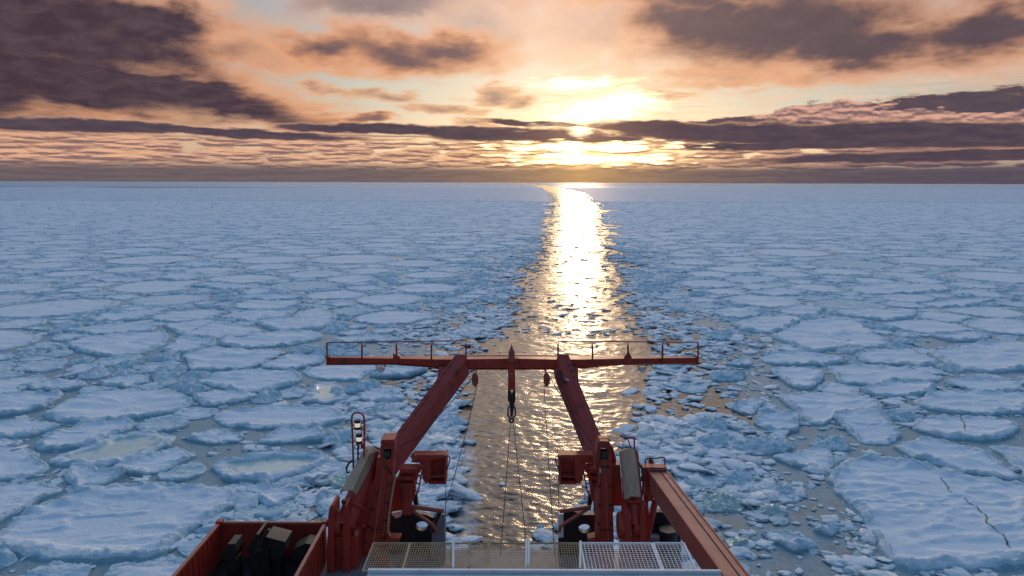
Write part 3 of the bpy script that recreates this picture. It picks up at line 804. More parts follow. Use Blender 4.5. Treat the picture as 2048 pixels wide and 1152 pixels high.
def add_cracks(o, f, v):
    for line in CRACKS.get(f.name, []):
        P = [np.array(gnd(a, b, 0.4)[:2]) for a, b in line]
        fine = []
        for a, b in zip(P[:-1], P[1:]):
            for t in np.linspace(0, 1, 5)[:-1]: fine.append(a + (b - a) * t + (rng.random(2) - 0.5) * 0.14)
        fine.append(P[-1])
        d = math.hypot(*P[0])
        vs = []
        for k, p in enumerate(fine):
            q = fine[min(k + 1, len(fine) - 1)] - fine[max(k - 1, 0)]
            nrm = np.array([-q[1], q[0]]) / max(np.hypot(*q), 1e-6)
            wd = (0.010 + 0.03 * rng.random() ** 2 + d * 0.00022) * (0.3 if k in (0, len(fine) - 1) else 1)
            for sg in (-1, 1):
                e = p + nrm * wd * sg
                z = v[np.argsort((v[:, 0] - e[0]) ** 2 + (v[:, 1] - e[1]) ** 2)[:3], 2].max() + 0.03
                vs.append([e[0] - f.c[0], e[1] - f.c[1], z])
        m_ = len(fine)
        me = np_mesh('crack', np.array(vs), [np.array([[2 * k, 2 * k + 2, 2 * k + 3, 2 * k + 1] for k in range(m_ - 1)])])
        link('crack', me, CRACKM, o)
used = {f.name for f in tr_vis}
for i, f in enumerate(tr_vis + own):
    v, fan, q, at3 = floe_mesh(f, i)
    base = np.array([f.c[0], f.c[1], 0.0])
    chunk = f.kind in 'cg'
    me = np_mesh('ice_chunk' if chunk else 'ice_floe', v - base, [fan, q])
    set_ice(me, at3)
    o = link('ice_chunk' if chunk else 'ice_floe', me, GREEN if f.kind == 'g' else ICE)
    o.location = base
    if f.name: add_cracks(o, f, v)
    lb = f.name or own_label(f, used)
    tag(o, lb, 'ice chunk' if chunk else 'ice floe', 'broken ice chunks beside the channel' if chunk else 'ice floes of the pack round the ship')
VV, FF, QQ, AA, n0 = [], [], [], [], 0
for i, f in enumerate(bulk):
    v, fan, q, at3 = floe_mesh(f, i + 500)
    VV.append(v); FF.append(fan + n0); QQ.append(q + n0); AA.append(at3)
    n0 += len(v)
me = np_mesh('distant_ice_floes', np.concatenate(VV), [np.concatenate(FF), np.concatenate(QQ)])
set_ice(me, np.concatenate(AA))
tag(link('distant_ice_floes', me, ICE), 'countless smaller and farther snow-covered floes of the pack', 'pack ice', kind='stuff')

# ------------------------------------------------------------------ far pack ice: one broken sheet on each side of the channel
def far_ice():
    vs, fs, n = [], [], 0
    for side in (-1, 1):
        ys = np.concatenate([np.geomspace(820, 2900, 70), ])
        us = np.concatenate([[0], np.geomspace(0.004, 1, 30)])
        yy, uu = np.meshgrid(ys, us, indexing='ij')
        l, r = chan(yy)
        e = l if side < 0 else r
        jag = (fbm(yy * 0.03, yy * 0.0 + side * 5, 4, 41) - 0.5) * 26
        x = e + side * 2 + jag * (1 - uu) + side * uu * yy * 1.15
        z = 0.26 + 0 * x
        far = (fbm(x * 0.0013 + 9, x * 0 + 3, 4, 44) - 0.5) * 900
        y = yy + np.where(yy > 2800, far, 0) + np.where(yy < 880, (fbm(x * 0.02, x * 0 + 7, 3, 45) - 0.5) * 60, 0)
        idx = np.arange(x.size).reshape(x.shape) + n
        q = np.stack([idx[:-1, :-1], idx[:-1, 1:], idx[1:, 1:], idx[1:, :-1]], -1).reshape(-1, 4)
        if side > 0: q = q[:, ::-1]
        q = q[:, ::-1]
        vs.append(np.stack([x, y, z], -1).reshape(-1, 3)); fs.append(q[:, ::-1] if side < 0 else q[:, ::-1]); n += x.size
    # loose strips beyond the pack's edge
    for k in range(16):
        y0 = rng.uniform(3600, 15000); x0 = rng.uniform(-0.8, 0.8) * y0
        w_, d_ = rng.uniform(400, 2600), rng.uniform(60, 500)
        t = np.linspace(0, 2 * np.pi, 24, endpoint=False)
        x = x0 + w_ * np.cos(t) * (1 + 0.2 * np.sin(3 * t + k)); y = y0 + d_ * np.sin(t)
        vs.append(np.concatenate([[[x0, y0, 0.3]], np.stack([x, y, 0 * x + 0.3], -1)]))
        fs.append(np.stack([np.full(24, n), n + 1 + np.arange(24), n + 1 + (np.arange(24) + 1) % 24, np.full(24, n)], -1)[:, :3]); n += 25
    quads = [f for f in fs if f.shape[1] == 4]; tris = [f for f in fs if f.shape[1] == 3]
    me = np_mesh('far_pack_ice', np.concatenate(vs), [np.concatenate(quads), np.concatenate(tris)], smooth=False)
    bm = bmesh.new(); bm.from_mesh(me)
    for fc in bm.faces:
        if fc.normal.z < 0: fc.normal_flip()
    bm.to_mesh(me); bm.free()
    tag(link('far_pack_ice', me, FAR), 'unbroken looking pack ice reaching to the horizon', 'pack ice', kind='stuff')
far_ice()

# ------------------------------------------------------------------ brash: small broken pieces between the floes and along the channel
def chan_out_hard(x, y):
    l, r = chan(y)
    return max(l - x, x - r)
def brash():
    cs = 0.25
    X0, X1, Y0, Y1 = -170, 190, 26, 250
    occ = np.zeros((int((X1 - X0) / cs), int((Y1 - Y0) / cs)), bool)
    for f in floes:
        x, y = f.c
        if y - f.R > Y1 or x + f.R < X0 or x - f.R > X1: continue
        a0, a1 = max(0, int((x - f.R - X0) / cs)), min(occ.shape[0], int((x + f.R - X0) / cs) + 2)
        b0, b1 = max(0, int((y - f.R - Y0) / cs)), min(occ.shape[1], int((y + f.R - Y0) / cs) + 2)
        if a1 <= a0 or b1 <= b0: continue
        gx, gy = np.meshgrid(X0 + (np.arange(a0, a1) + .5) * cs - x, Y0 + (np.arange(b0, b1) + .5) * cs - y, indexing='ij')
        rr = np.interp(np.arctan2(gy, gx) % (2 * np.pi), np.append(TH, 2 * np.pi), np.append(f.r, f.r[0]))
        occ[a0:a1, b0:b1] |= np.hypot(gx, gy) < rr
    n = 150000
    y = Y0 + (Y1 - Y0 - 2) * rng.random(n) ** 1.5
    x = (rng.random(n) * 2 - 1) * np.minimum(y * 0.80 + 12, 168)
    k_ = rng.random(n) < 0.3                                 # more of it along the channel
    l_, r_ = chan(y)
    x = np.where(k_, np.where(rng.random(n) < 0.5, l_ + 1 - rng.exponential(7, n), r_ - 1 + rng.exponential(9, n)), x)
    x = np.clip(x, X0 + 1, X1 - 2)
    o = chan_out(x, y)
    free = ~occ[((x - X0) / cs).astype(int), ((y - Y0) / cs).astype(int)]
    clump = fbm(x * 0.12, y * 0.12, 4, 51, 0.6)
    belt = np.exp(-(np.clip(o, 0, None) / np.where((x > 0) & (y < 80), 20, 11)) ** 2)
    p = np.where(o > 0, 0.08 + np.where(x > 0, 0.40, 0.60) * belt * (clump > 0.47) + 0.5 * (clump > 0.56), 0.16 * np.exp(o / 1.1) + 0.0008)
    keep = free & (rng.random(n) < p)
    x, y, o = x[keep], y[keep], o[keep]
    size = np.exp(rng.normal(-1.45, 0.66, len(x))) * (1 + 0.6 * np.exp(-(o / 9) ** 2))
    size = np.clip(size, 0.08, 1.25)
    # at a distance only the larger pieces matter
    ok = size > y * 0.0011
    x, y, size = x[ok], y[ok], size[ok]
    nb = 5200
    yb = 100 + 1500 * rng.random(nb) ** 1.7
    l_, r_ = chan(yb)
    ub = rng.random(nb); ub = np.where(rng.random(nb) < 0.5, np.where(ub < 0.5, 0.5 * (2 * ub) ** 2.6, 1 - 0.5 * (2 - 2 * ub) ** 2.6), ub)
    xb = l_ + (r_ - l_) * ub
    ctr = np.minimum(ub, 1 - ub)
    kb = rng.random(nb) < np.where(ctr < 0.2, 0.42, 0.20)
    sb = np.exp(rng.normal(-0.55, 0.5, nb)) * np.clip(yb / 260, 0.55, 2.2)
    x, y, size = np.concatenate([x, xb[kb]]), np.concatenate([y, yb[kb]]), np.concatenate([size, sb[kb]])
    bm = bmesh.new(); bmesh.ops.create_icosphere(bm, subdivisions=3, radius=1)
    tv = np.array([v.co[:] for v in bm.verts]); tf = np.array([[v.index for v in f.verts] for f in bm.faces]); bm.free()
    bm = bmesh.new(); bmesh.ops.create_icosphere(bm, subdivisions=2, radius=1)
    sv = np.array([v.co[:] for v in bm.verts]); sf = np.array([[v.index for v in f.verts] for f in bm.faces]); bm.free()
    VV, FF, n0, MI = [], [], 0, []
    for xx, yy, s in zip(x, y, size):
        bv, bf = (tv, tf) if s / yy > 0.009 else (sv, sf)
        a = rng.random() * 6.28
        sc = np.array([s * rng.uniform(0.8, 1.5), s * rng.uniform(0.6, 1.0), s * rng.uniform(0.09, 0.27)])
        if yy > 100 and s > 0.3 and chan_out_hard(xx, yy) < 0: sc = np.array([s * rng.uniform(1.0, 2.4), s * rng.uniform(0.5, 0.9), 0.05 + 0.07 * rng.random()]); a = rng.normal(0, 0.3)
        k = rng.random(3) * 50
        nz = 0.8 * vnoise(bv[:, 0] * 1.9 + k[0], bv[:, 1] * 1.9 + k[1] + bv[:, 2] * 2, 3) + 0.75 * vnoise(bv[:, 0] * 3.6 + k[1], bv[:, 1] * 3.6 + bv[:, 2] * 3 + k[2], 4)
        nz = nz + 0.35 * vnoise(bv[:, 0] * 7 + k[2], bv[:, 1] * 7 + bv[:, 2] * 6 + k[0], 6)
        if rng.random() < 0.65: bv = bv / ((np.abs(bv) ** 6).sum(1) ** (1 / 6))[:, None] * 0.86
        v = bv * (0.42 + 0.52 * nz)[:, None] * sc
        c_, s_ = math.cos(a), math.sin(a)
        tl = rng.normal(0, 0.13)
        v[:, 2] += v[:, 0] * tl
        v = np.stack([v[:, 0] * c_ - v[:, 1] * s_ + xx, v[:, 0] * s_ + v[:, 1] * c_ + yy, v[:, 2] + sc[2] * 0.15 + 0.02], -1)
        VV.append(v); FF.append(bf + n0); n0 += len(bv)
        MI.append(np.tile([[rng.uniform(0.1, 0.7), 0.0 if yy > 100 else rng.random() ** 4 * 0.8, 0]], (len(bv), 1)))
    me = np_mesh('brash_ice', np.concatenate(VV), [np.concatenate(FF)])
    set_ice(me, np.concatenate(MI))
    tag(link('brash_ice', me, ICE), 'small broken brash ice floating between the floes', 'brash ice', kind='stuff')
    print('brash', len(x), 'floes', len(floes), 'own', len(tr_vis), len(own), 'bulk', len(bulk))
brash()
# ------------------------------------------------------------------ paint and metal
def paint(name, col, rough=0.42, dirt=(0.10, 0.035, 0.02), amount=0.5, scale=1.0, bump=0.15, metal=0.0):
    mt, w = new_mat(name)
    P = world_pos(w)
    a = w.noise(w.map(P, scale=(1.2 * scale, 1.2 * scale, 0.45 * scale)), 1.0, 6, 0.65, 0.6)
    b = w.noise(P, 7.0 * scale, 4, 0.6)
    st = w.noise(w.map(P, scale=(6, 6, 0.35)), 1.0, 3, 0.6)
    c = w.mix(w.step(0.50, 0.74, a) * amount, col, dirt)
    fade = w.noise(w.map(P, scale=(0.8, 0.8, 0.8)), 1.0, 4, 0.6)
    c = w.mix(w.step(0.5, 0.75, fade) * 0.35, c, tuple(min(1.0, x * 1.25 + 0.03) for x in col))
    c = w.mix(w.step(0.62, 0.80, b) * amount * 0.8, c, dirt)
    c = w.mix(w.step(0.58, 0.75, st) * amount * 0.5, c, tuple(x * 0.6 for x in col))
    return finish(mt, w, bump=(b, bump, 0.02), Base_Color=c, Roughness=w.math('ADD', a * 0.3, rough - 0.12), Metallic=metal)
RED = paint('red_paint', (0.43, 0.043, 0.024), 0.42, (0.09, 0.028, 0.018), 0.8)
RED_WORN = paint('worn_red_paint', (0.40, 0.09, 0.058), 0.36, (0.20, 0.075, 0.045), 0.75)
BLACK = paint('black_paint', (0.014, 0.013, 0.014), 0.45, (0.05, 0.03, 0.02), 0.4)
GREY = paint('grey_steel', (0.20, 0.21, 0.22), 0.5, (0.12, 0.08, 0.06), 0.5)
WHITE = paint('white_paint', (0.74, 0.75, 0.76), 0.4, (0.42, 0.27, 0.14), 0.35)
CANVAS = paint('tan_canvas', (0.52, 0.37, 0.245), 0.85, (0.19, 0.14, 0.10), 0.6, 1.5, 0.4)
STEEL = paint('dark_steel', (0.045, 0.042, 0.040), 0.45, (0.09, 0.05, 0.03), 0.5, 3.0, 0.2, 0.6)
CABLE = paint('black_cable', (0.022, 0.021, 0.021), 0.6, (0.05, 0.04, 0.03), 0.3, 3.0)
RUST = paint('rusty_wire', (0.36, 0.27, 0.15), 0.6, (0.17, 0.07, 0.03), 0.9, 2.0)
GREENM = paint('dark_green_paint', (0.010, 0.017, 0.012), 0.5, (0.03, 0.03, 0.025), 0.5)
DECKM = paint('deck_paint', (0.52, 0.53, 0.53), 0.6, (0.30, 0.24, 0.19), 0.6, 1.5)
def glass_lamp(name, e):
    mt, w = new_mat(name)
    return finish(mt, w, Base_Color=(0.8, 0.78, 0.72), Roughness=0.15, Emission_Color=(1.0, 0.80, 0.55), Emission_Strength=e)
LAMP = glass_lamp('lit_lamp_glass', 0.55)
LENS = glass_lamp('floodlight_lens', 0.0)

# ------------------------------------------------------------------ mesh builder
class MB:
    def __init__(s): s.v, s.f = [], []
    def add(s, vs, fs):
        n = len(s.v); s.v += [Vector(p) for p in vs]; s.f += [[i + n for i in f] for f in fs]; return s
    def prism(s, px, Y, d, hole=None):
        """outline seen at photo pixels, standing Y metres ahead (one depth or one per corner), pushed back by d"""
        n = len(px)
        Ys = Y if isinstance(Y, (list, tuple)) else [Y] * n
        dv = Vector(d) if isinstance(d, (tuple, list)) else Vector((0, d, 0))
        fr = [at(x, y, k) for (x, y), k in zip(px, Ys)]
        return s.slab(fr, dv)
    def slab(s, fr, dv):
        n = len(fr); dv = Vector(dv)
        bk = [p + dv for p in fr]
        return s.add(fr + bk, [list(range(n)), list(range(2 * n - 1, n - 1, -1))] + [[i, i + n, (i + 1) % n + n, (i + 1) % n] for i in range(n)])
    def holed(s, px, hole, Y, d):
        from mathutils.geometry import tessellate_polygon
        o = [at(x, y, Y) for x, y in px]; h = [at(x, y, Y) for x, y in hole]
        tri = tessellate_polygon([[Vector((p.x, p.z, 0)) for p in o], [Vector((p.x, p.z, 0)) for p in h]])
        al = o + h; n = len(al); dv = Vector((0, d, 0))
        fs = [list(t) for t in tri] + [[i + n for i in reversed(t)] for t in tri]
        for st, k in ((0, len(o)), (len(o), len(h))):
            fs += [[st + i, st + i + n, st + (i + 1) % k + n, st + (i + 1) % k] for i in range(k)]
        return s.add(al + [p + dv for p in al], fs)
    def bar(s, a, b, w, h=None, up=(0, 0, 1)):
        a, b = Vector(a), Vector(b); h = h or w
        d = (b - a).normalized(); sx = d.cross(Vector(up))
        if sx.length < 1e-4: sx = d.cross(Vector((0, 1, 0)))
        sx.normalize(); sy = sx.cross(d)
        q = [(-w / 2, -h / 2), (w / 2, -h / 2), (w / 2, h / 2), (-w / 2, h / 2)]
        A = [a + sx * x + sy * y for x, y in q]; B = [b + sx * x + sy * y for x, y in q]
        return s.add(A + B, [[3, 2, 1, 0], [4, 5, 6, 7]] + [[i, (i + 1) % 4, (i + 1) % 4 + 4, i + 4] for i in range(4)])
    def tube(s, pts, r, k=8, r2=None):
        pts = [Vector(p) for p in pts]
        n = len(pts); vs = []
        for i, p in enumerate(pts):
            t = (pts[min(i + 1, n - 1)] - pts[max(i - 1, 0)]).normalized()
            u = t.cross(Vector((0.13, 0.29, 0.95))).normalized(); v = t.cross(u)
            rr = r if r2 is None else r + (r2 - r) * i / (n - 1)
            vs += [p + (u * math.cos(2 * math.pi * j / k) + v * math.sin(2 * math.pi * j / k)) * rr for j in range(k)]
        fs = [[i * k + j, i * k + (j + 1) % k, (i + 1) * k + (j + 1) % k, (i + 1) * k + j] for i in range(n - 1) for j in range(k)]
        fs += [list(range(k - 1, -1, -1)), list(range((n - 1) * k, n * k))]
        return s.add(vs, fs)
    def torus(s, c, axis, R_, r, k=28, m=8, arc=1.0):
        c, ax = Vector(c), Vector(axis).normalized()
        u = ax.orthogonal().normalized(); v = ax.cross(u); vs = []
        for i in range(k):
            a = 2 * math.pi * i / k
            rad = u * math.cos(a) + v * math.sin(a)
            vs += [c + rad * (R_ + r * math.cos(2 * math.pi * j / m)) + ax * r * math.sin(2 * math.pi * j / m) for j in range(m)]
        fs = [[i * m + j, ((i + 1) % k) * m + j, ((i + 1) % k) * m + (j + 1) % m, i * m + (j + 1) % m] for i in range(k) for j in range(m)]
        return s.add(vs, fs)
    def box(s, c, sx, sy, sz): 
        c = Vector(c)
        return s.bar(c - Vector((0, sy / 2, 0)), c + Vector((0, sy / 2, 0)), sx, sz)
    def build(s, name, mt, parent=None, bevel=0.0, smooth=None):
        root = parent
        while root is not None and root.parent is not None: root = root.parent
        base = root.location.copy() if root is not None else Vector((0, 0, 0))
        me = bpy.data.meshes.new(name)
        me.from_pydata([tuple(p - base) for p in s.v], [], s.f)
        bm = bmesh.new(); bm.from_mesh(me)
        bmesh.ops.recalc_face_normals(bm, faces=bm.faces)
        bm.to_mesh(me); bm.free()
        o = link(name, me, mt, parent)
        if bevel:
            b = o.modifiers.new('bevel', 'BEVEL'); b.width = bevel; b.segments = 2; b.limit_method = 'ANGLE'; b.angle_limit = R(40)
        if smooth or (smooth is None and not bevel):
            for p in me.polygons: p.use_smooth = True
            try: me.set_sharp_from_angle(angle=R(40))
            except Exception: pass
        return o
def thing(name, loc, label, cat, group=None):
    o = bpy.data.objects.new(name, None); COL.objects.link(o); o.location = loc
    o.empty_display_size = 0.3
    return tag(o, label, cat, group)
def mesh_thing(o, label, cat, group=None):
    """give a one-mesh thing its own origin at its lowest middle point"""
    me = o.data; cs = [v.co.copy() for v in me.vertices]
    b = Vector((sum(c.x for c in cs) / len(cs), sum(c.y for c in cs) / len(cs), min(c.z for c in cs)))
    for v in me.vertices: v.co -= b
    o.location = b
    return tag(o, label, cat, group)
def arc(c, r, a0, a1, n=8):
    return [(c[0] + r * math.cos(R(a)), c[1] - r * math.sin(R(a))) for a in np.linspace(a0, a1, n)]

# ------------------------------------------------------------------ the ship's stern
DECK_Z = 3.6
def build_ship():
    s = thing('ship', (0, 20, DECK_Z), 'dark stern of the ship with black bulwarks and an oval fairlead on each side', 'ship')
    m = MB()
    out = [(-9.2, -60), (9.2, -60), (9.2, 24), (8.0, 33.2), (-6.2, 33.2), (-9.2, 24)]
    m.slab([Vector((x, y, -1.0)) for x, y in out], (0, 0, 4.4)); m.build('hull', BLACK, s)
    m = MB(); m.slab([Vector((x * 0.985, y - 0.1, 3.404)) for x, y in out], (0, 0, 0.196)); m.build('deck', GREY, s)
    # bulwarks
    ov = [(843.5 + 12.5 * math.cos(a), 1052.5 + 9.5 * math.sin(a)) for a in np.linspace(0, 2 * math.pi, 20, endpoint=False)]
    m = MB().holed([(776, 1031), (800, 1020), (852, 1030), (866, 1036), (889, 1026), (889, 1175), (770, 1175)], ov, 32.6, 0.35)
    b = m.build('bulwark', BLACK, s, 0.02)
    ov = [(1169 + 12 * math.cos(a), 1057.5 + 9 * math.sin(a)) for a in np.linspace(0, 2 * math.pi, 20, endpoint=False)]
    m = MB().holed([(1117, 1027), (1146, 1023), (1166, 1030), (1196, 1030), (1196, 1175), (1117, 1175)], ov, 32.6, 0.35)
    b = m.build('bulwark', BLACK, s, 0.02)
    m = MB().prism([(1290, 1040), (1300, 1027), (1320, 1024), (1342, 1029), (1354, 1042), (1362, 1066), (1364, 1175), (1288, 1175)], 32.4, 0.4)
    m.build('bulwark', BLACK, s, 0.03)
    # sloping grey cheeks at the stern opening
    MB().prism([(864, 1066), (882, 1030), (890, 1029), (890, 1175), (858, 1175)], 31.9, 0.5).build('cheek_plate', GREY, s, 0.02)
    MB().bar(at(862, 1064, 31.8), at(881, 1024, 32.2), 0.20, 0.2).build('stay', BLACK, s, 0.02)
    MB().prism([(1117, 1029), (1127, 1028), (1127, 1075), (1117, 1076)], 32.2, 0.3).build('cheek_plate', WHITE, s, 0.02)
    MB().prism([(784, 1026), (802, 1022), (802, 1033), (792, 1037), (784, 1030)], 32.2, 0.3).build('fitting', WHITE, s, 0.01)
    # red pipes over the bulwarks
    Y = 31.5
    MB().tube([at(815, 1013, Y), at(850, 1017, Y), at(888, 1022, Y)], 0.105, 10).build('rail_pipe', RED_WORN, s)
    MB().tube([at(818, 1016, Y), at(858, 1045, Y), at(867, 1051, Y), at(871, 1058, Y), at(871.5, 1066, Y)], 0.085, 10).build('rail_pipe', RED_WORN, s)
    MB().tube([at(1119, 1022.5, Y), at(1150, 1018.5, Y), at(1180, 1014, Y)], 0.095, 10).build('rail_pipe', RED_WORN, s)
    MB().tube([at(1179, 1016, Y), at(1126, 1049, Y), at(1120, 1054, Y), at(1118.5, 1064, Y)], 0.08, 10).build('rail_pipe', RED_WORN, s)
    # rounded black bollard on the right, small grey locker
    m = MB().tube([at(1336, 1175, 31.6), at(1336, 1095, 31.6), at(1336, 1066, 31.6), at(1336, 1058, 31.6)], 0.42, 18); m.build('bollard', BLACK, s)
    MB().prism([(1301, 1076), (1320, 1075), (1320, 1090), (1301, 1090)], 31.4, 0.4).build('locker', GREY, s, 0.02)
    # raised deck carrying container and crane bases (below the view)
    m = MB(); m.slab([Vector((x, y, DECK_Z + 0.004)) for x, y in ((-13.6, 21.5), (-6.2, 21.5), (-6.2, 31.0), (-13.6, 31.0))], (0, 0, 1.2)); m.build('container_platform', GREY, s, 0.03)
    return s
SHIP = build_ship()

# ------------------------------------------------------------------ the A-shaped gantry over the stern
def mir(px): return [(2048 - x, y) for x, y in px]
def build_gantry():
    g = thing('stern_gantry', (0, 31, DECK_Z), 'big red A-shaped stern gantry with a wide cross beam on two leaning legs', 'gantry crane')
    BY = 36.0
    # cross beam: front outline, deeper in the middle
    fr = [(654, 715), (724, 716), (804, 717.5), (886, 719), (936, 718.5), (1010, 717.5), (1036, 717.5), (1112, 719), (1160, 719), (1240, 717.5), (1320, 716.5), (1396, 715.5),
          (1396, 727), (1320, 726.5), (1240, 728), (1170, 734), (1112, 737), (936, 737), (877, 734), (820, 729.5), (784, 727), (724, 727.5), (654, 728)]
    def depth(x): return 0.16 + 1.05 * max(0, 1 - (abs(x - 1024) / 385) ** 1.1)
    m = MB(); n = len(fr)
    f_ = [at(x, y, BY) for x, y in fr]
    b_ = [p + Vector((0, depth(x), 0.0)) for p, (x, y) in zip(f_, fr)]
    top_n = 12
    fs = [list(range(n)), list(range(2 * n - 1, n - 1, -1))] + [[i, i + n, (i + 1) % n + n, (i + 1) % n] for i in range(n)]
    m.add(f_ + b_, fs)
    beam = m.build('cross_beam', RED, g, 0.015)
    # lower flange lip, end plates
    m = MB()
    low = [(654, 728), (724, 727.5), (784, 727), (820, 729.5), (877, 734), (936, 737), (1112, 737), (1170, 734), (1240, 728), (1320, 726.5), (1396, 727)]
    for a, b in zip(low[:-1], low[1:]):
        m.bar(at(a[0], a[1] + 0.4, BY + 0.12), at(b[0], b[1] + 0.4, BY + 0.12), 0.34, 0.03)
    m.build('flange', RED, beam)
    for x in (654, 1396): MB().prism([(x - 1.6, 713), (x + 1.6, 713), (x + 1.6, 730), (x - 1.6, 730)], BY - 0.12, 0.5).build('end_plate', RED, beam, 0.01)
    # bolts and lugs scattered on the beam top edge and face
    m = MB()
    for x, y in ((804, 711.5), (851, 711.5), (902, 713), (957, 708), (999, 706), (1050, 706), (1092, 709), (1198, 712), (1245, 713)):
        m.bar(at(x, y, BY + 0.9), at(x, y - 2.6, BY + 0.9), 0.05)
    for x in (820, 848, 1170, 1312): m.box(at(x, 724, BY - 0.03), 0.16, 0.10, 0.16)
    for x in (942, 1004, 1046, 1106): m.tube([at(x, 738, BY + 0.05), at(x, 741, BY + 0.05)], 0.03, 6)
    m.build('lug', RED, beam)
    # rails along both wings
    for xs in ((654, 724, 793, 863, 932), (1116, 1185, 1256, 1325, 1396)):
        yt = lambda x: (685.2 - (x - 654) / 278 * 4.0) if x < 1024 else (682.3 + (x - 1116) / 280 * 2.2)
        rl = MB().tube([at(x, yt(x), BY + 0.02) for x in (xs[0], (xs[0] + xs[-1]) / 2, xs[-1])], 0.032, 8).build('handrail', RED, g)
        for x in xs:
            end = x in (654, 1396)
            pm = MB().bar(at(x, 728 if not end else 729, BY - 0.06), at(x, yt(x) + (6 if not end else 0), BY - 0.06), 0.085 if not end else 0.075, 0.09, up=(0, 1, 0))
            if not end: pm.tube([at(x + 0.8, yt(x) + 6, BY - 0.05), at(x + 1, yt(x), BY + 0.01)], 0.018, 6)
            pm.build('post', RED, rl, 0.012)
    MB().tube([at(933, 711.8, BY + 0.1), at(1024, 711.4, BY + 0.1), at(1115, 711.8, BY + 0.1)], 0.030, 8).build('hand_pipe', GREY, g)
    # gusset brackets on the wings
    for px in ([(786, 727), (786, 706), (801, 714), (799, 718), (797, 727)], [(1248, 726), (1249, 714), (1258, 704), (1264, 715), (1260, 725)]):
        MB().prism(px, BY - 0.10, 0.12).build('gusset', RED, g, 0.01)
    # legs leaning out over the stern
    dl = (0.12, 0.30, -0.92)
    L = [(911, 708.5), (933, 708.5), (933, 718), (817, 874), (787, 915), (768, 940), (752, 935), (762, 906), (784, 877)]
    def yy(p): return 31.4 + (940 - p[1]) / (940 - 708.5) * 4.45
    m = MB().prism(L, [yy(p) for p in L], dl)
    left = m.build('leg', RED, g, 0.02)
    Rg = [(1116, 708.5), (1137, 708.5), (1141, 719), (1146, 734), (1158, 765), (1199, 865), (1211, 885), (1214, 940), (1199, 940), (1186, 900), (1174, 867), (1131, 763), (1118, 728)]
    dr = (-0.22, 0.30, -0.80)
    right = MB().prism(Rg, [yy(p) for p in Rg], dr).build('leg', RED, g, 0.02)
    # weld seams on the legs
    m = MB()
    for a, b in (((844, 801), (870, 800)), ((790, 872), (816, 872))): m.bar(at(*a, yy(a) - 0.012), at(*b, yy(b) - 0.012), 0.03, 0.02)
    m.build('weld_seam', RED_WORN, left)
    m = MB()
    for a, b in (((1146, 802), (1173, 801)), ((1180, 872), (1203, 871))): m.bar(at(*a, yy(a) - 0.012), at(*b, yy(b) - 0.012), 0.03, 0.02)
    m.build('weld_seam', RED_WORN, right)
    # haunches under the beam
    h = MB().prism([(877, 734.5), (906, 734.5), (907, 746), (900, 766), (871, 767), (875, 752)], [35.6, 35.6, 35.4, 34.9, 34.9, 35.3], (0, 0.5, -0.05))
    h.build('haunch', RED, left, 0.02)
    MB().bar(at(906.5, 734, 35.45), at(903, 765, 34.8), 0.05, 0.30, up=(1, 0, 0)).build('stiffener', RED, left)
    h = MB().prism([(1128, 735), (1156, 735), (1156.5, 752), (1158, 766), (1132, 764), (1130, 750)], [35.6, 35.6, 35.3, 34.9, 34.9, 35.3], (0, 0.5, -0.05))
    h.build('haunch', RED, right, 0.02)
    MB().bar(at(1129.5, 734, 35.45), at(1132, 763, 34.8), 0.05, 0.30, up=(1, 0, 0)).build('stiffener', RED, right)
    MB().bar(at(1131, 758, 34.75), at(1138, 761, 34.75), 0.06, 0.07).build('clip', WHITE, right)
    # wires and hoses lying on the legs
    MB().tube([at(864, 843, 33.0), at(845, 868, 32.4), at(832, 878, 32.1), at(808, 888, 31.8), at(790, 897, 31.4)], 0.022, 6).build('hose', CABLE, left)
    MB().tube([at(1113, 742, 35.4), at(1140, 812, 34.0), at(1170, 890, 32.4)], 0.022, 6).build('hose', CABLE, right)
    MB().tube([at(1109, 742, 35.6), at(1137, 815, 34.0), at(1167, 896, 32.4)], 0.018, 6).build('hose', CABLE, right)
    MB().tube([at(1118, 741, 35.3), at(1124, 757, 34.9), at(1130, 766, 34.7)], 0.05, 6).build('hose', CABLE, right)
    MB().tube([at(1153, 843, 33.0), at(1165, 858, 32.6), at(1176, 873, 32.2), at(1188, 892, 31.6)], 0.020, 6).build('hose', CABLE, right)
    MB().tube([at(917, 739, 35.2), at(913, 748, 34.9)], 0.06, 6).build('hose', CABLE, left)
    MB().tube([at(866, 835, 33.4), at(872, 834, 33.4)], 0.03, 6).build('peg', CABLE, left)

    # foot posts with wire sheaves on top
    Y = 30.3
    foot = MB().prism([(754, 915), (785, 915), (784, 945), (773, 1070), (770, 1175), (708, 1175), (712, 1030), (718, 1000), (733, 975), (749, 958)], Y, 1.1).build('foot_post', RED, g, 0.025)
    m = MB().prism([(762, 879), (789, 878), (790, 896), (761, 897)], Y - 0.05, 0.8)
    m.prism([(760, 886), (764, 880), (787, 879), (791, 887)], Y - 0.15, 0.12)
    m.prism([(759, 896), (767, 896), (767, 922), (760, 918)], Y - 0.05, 0.8); m.prism([(783, 896), (790, 896), (788, 920), (783, 921)], Y - 0.05, 0.8)
    hd = m.build('sheave_head', RED, foot, 0.015)
    MB().tube([at(768, 908, Y + 0.2), at(782, 908, Y + 0.2)], 0.26, 20).build('sheave', STEEL, foot)
    MB().tube([at(784, 905, Y - 0.1), at(799, 906, Y - 0.1), at(802, 903, Y - 0.1)], 0.03, 6).build('lever', RED, foot)
    m = MB()
    for x, y in ((767, 883), (780, 884), (772, 891)): m.box(at(x, y, Y - 0.12), 0.12, 0.08, 0.1)
    m.build('bolt', RED, foot)
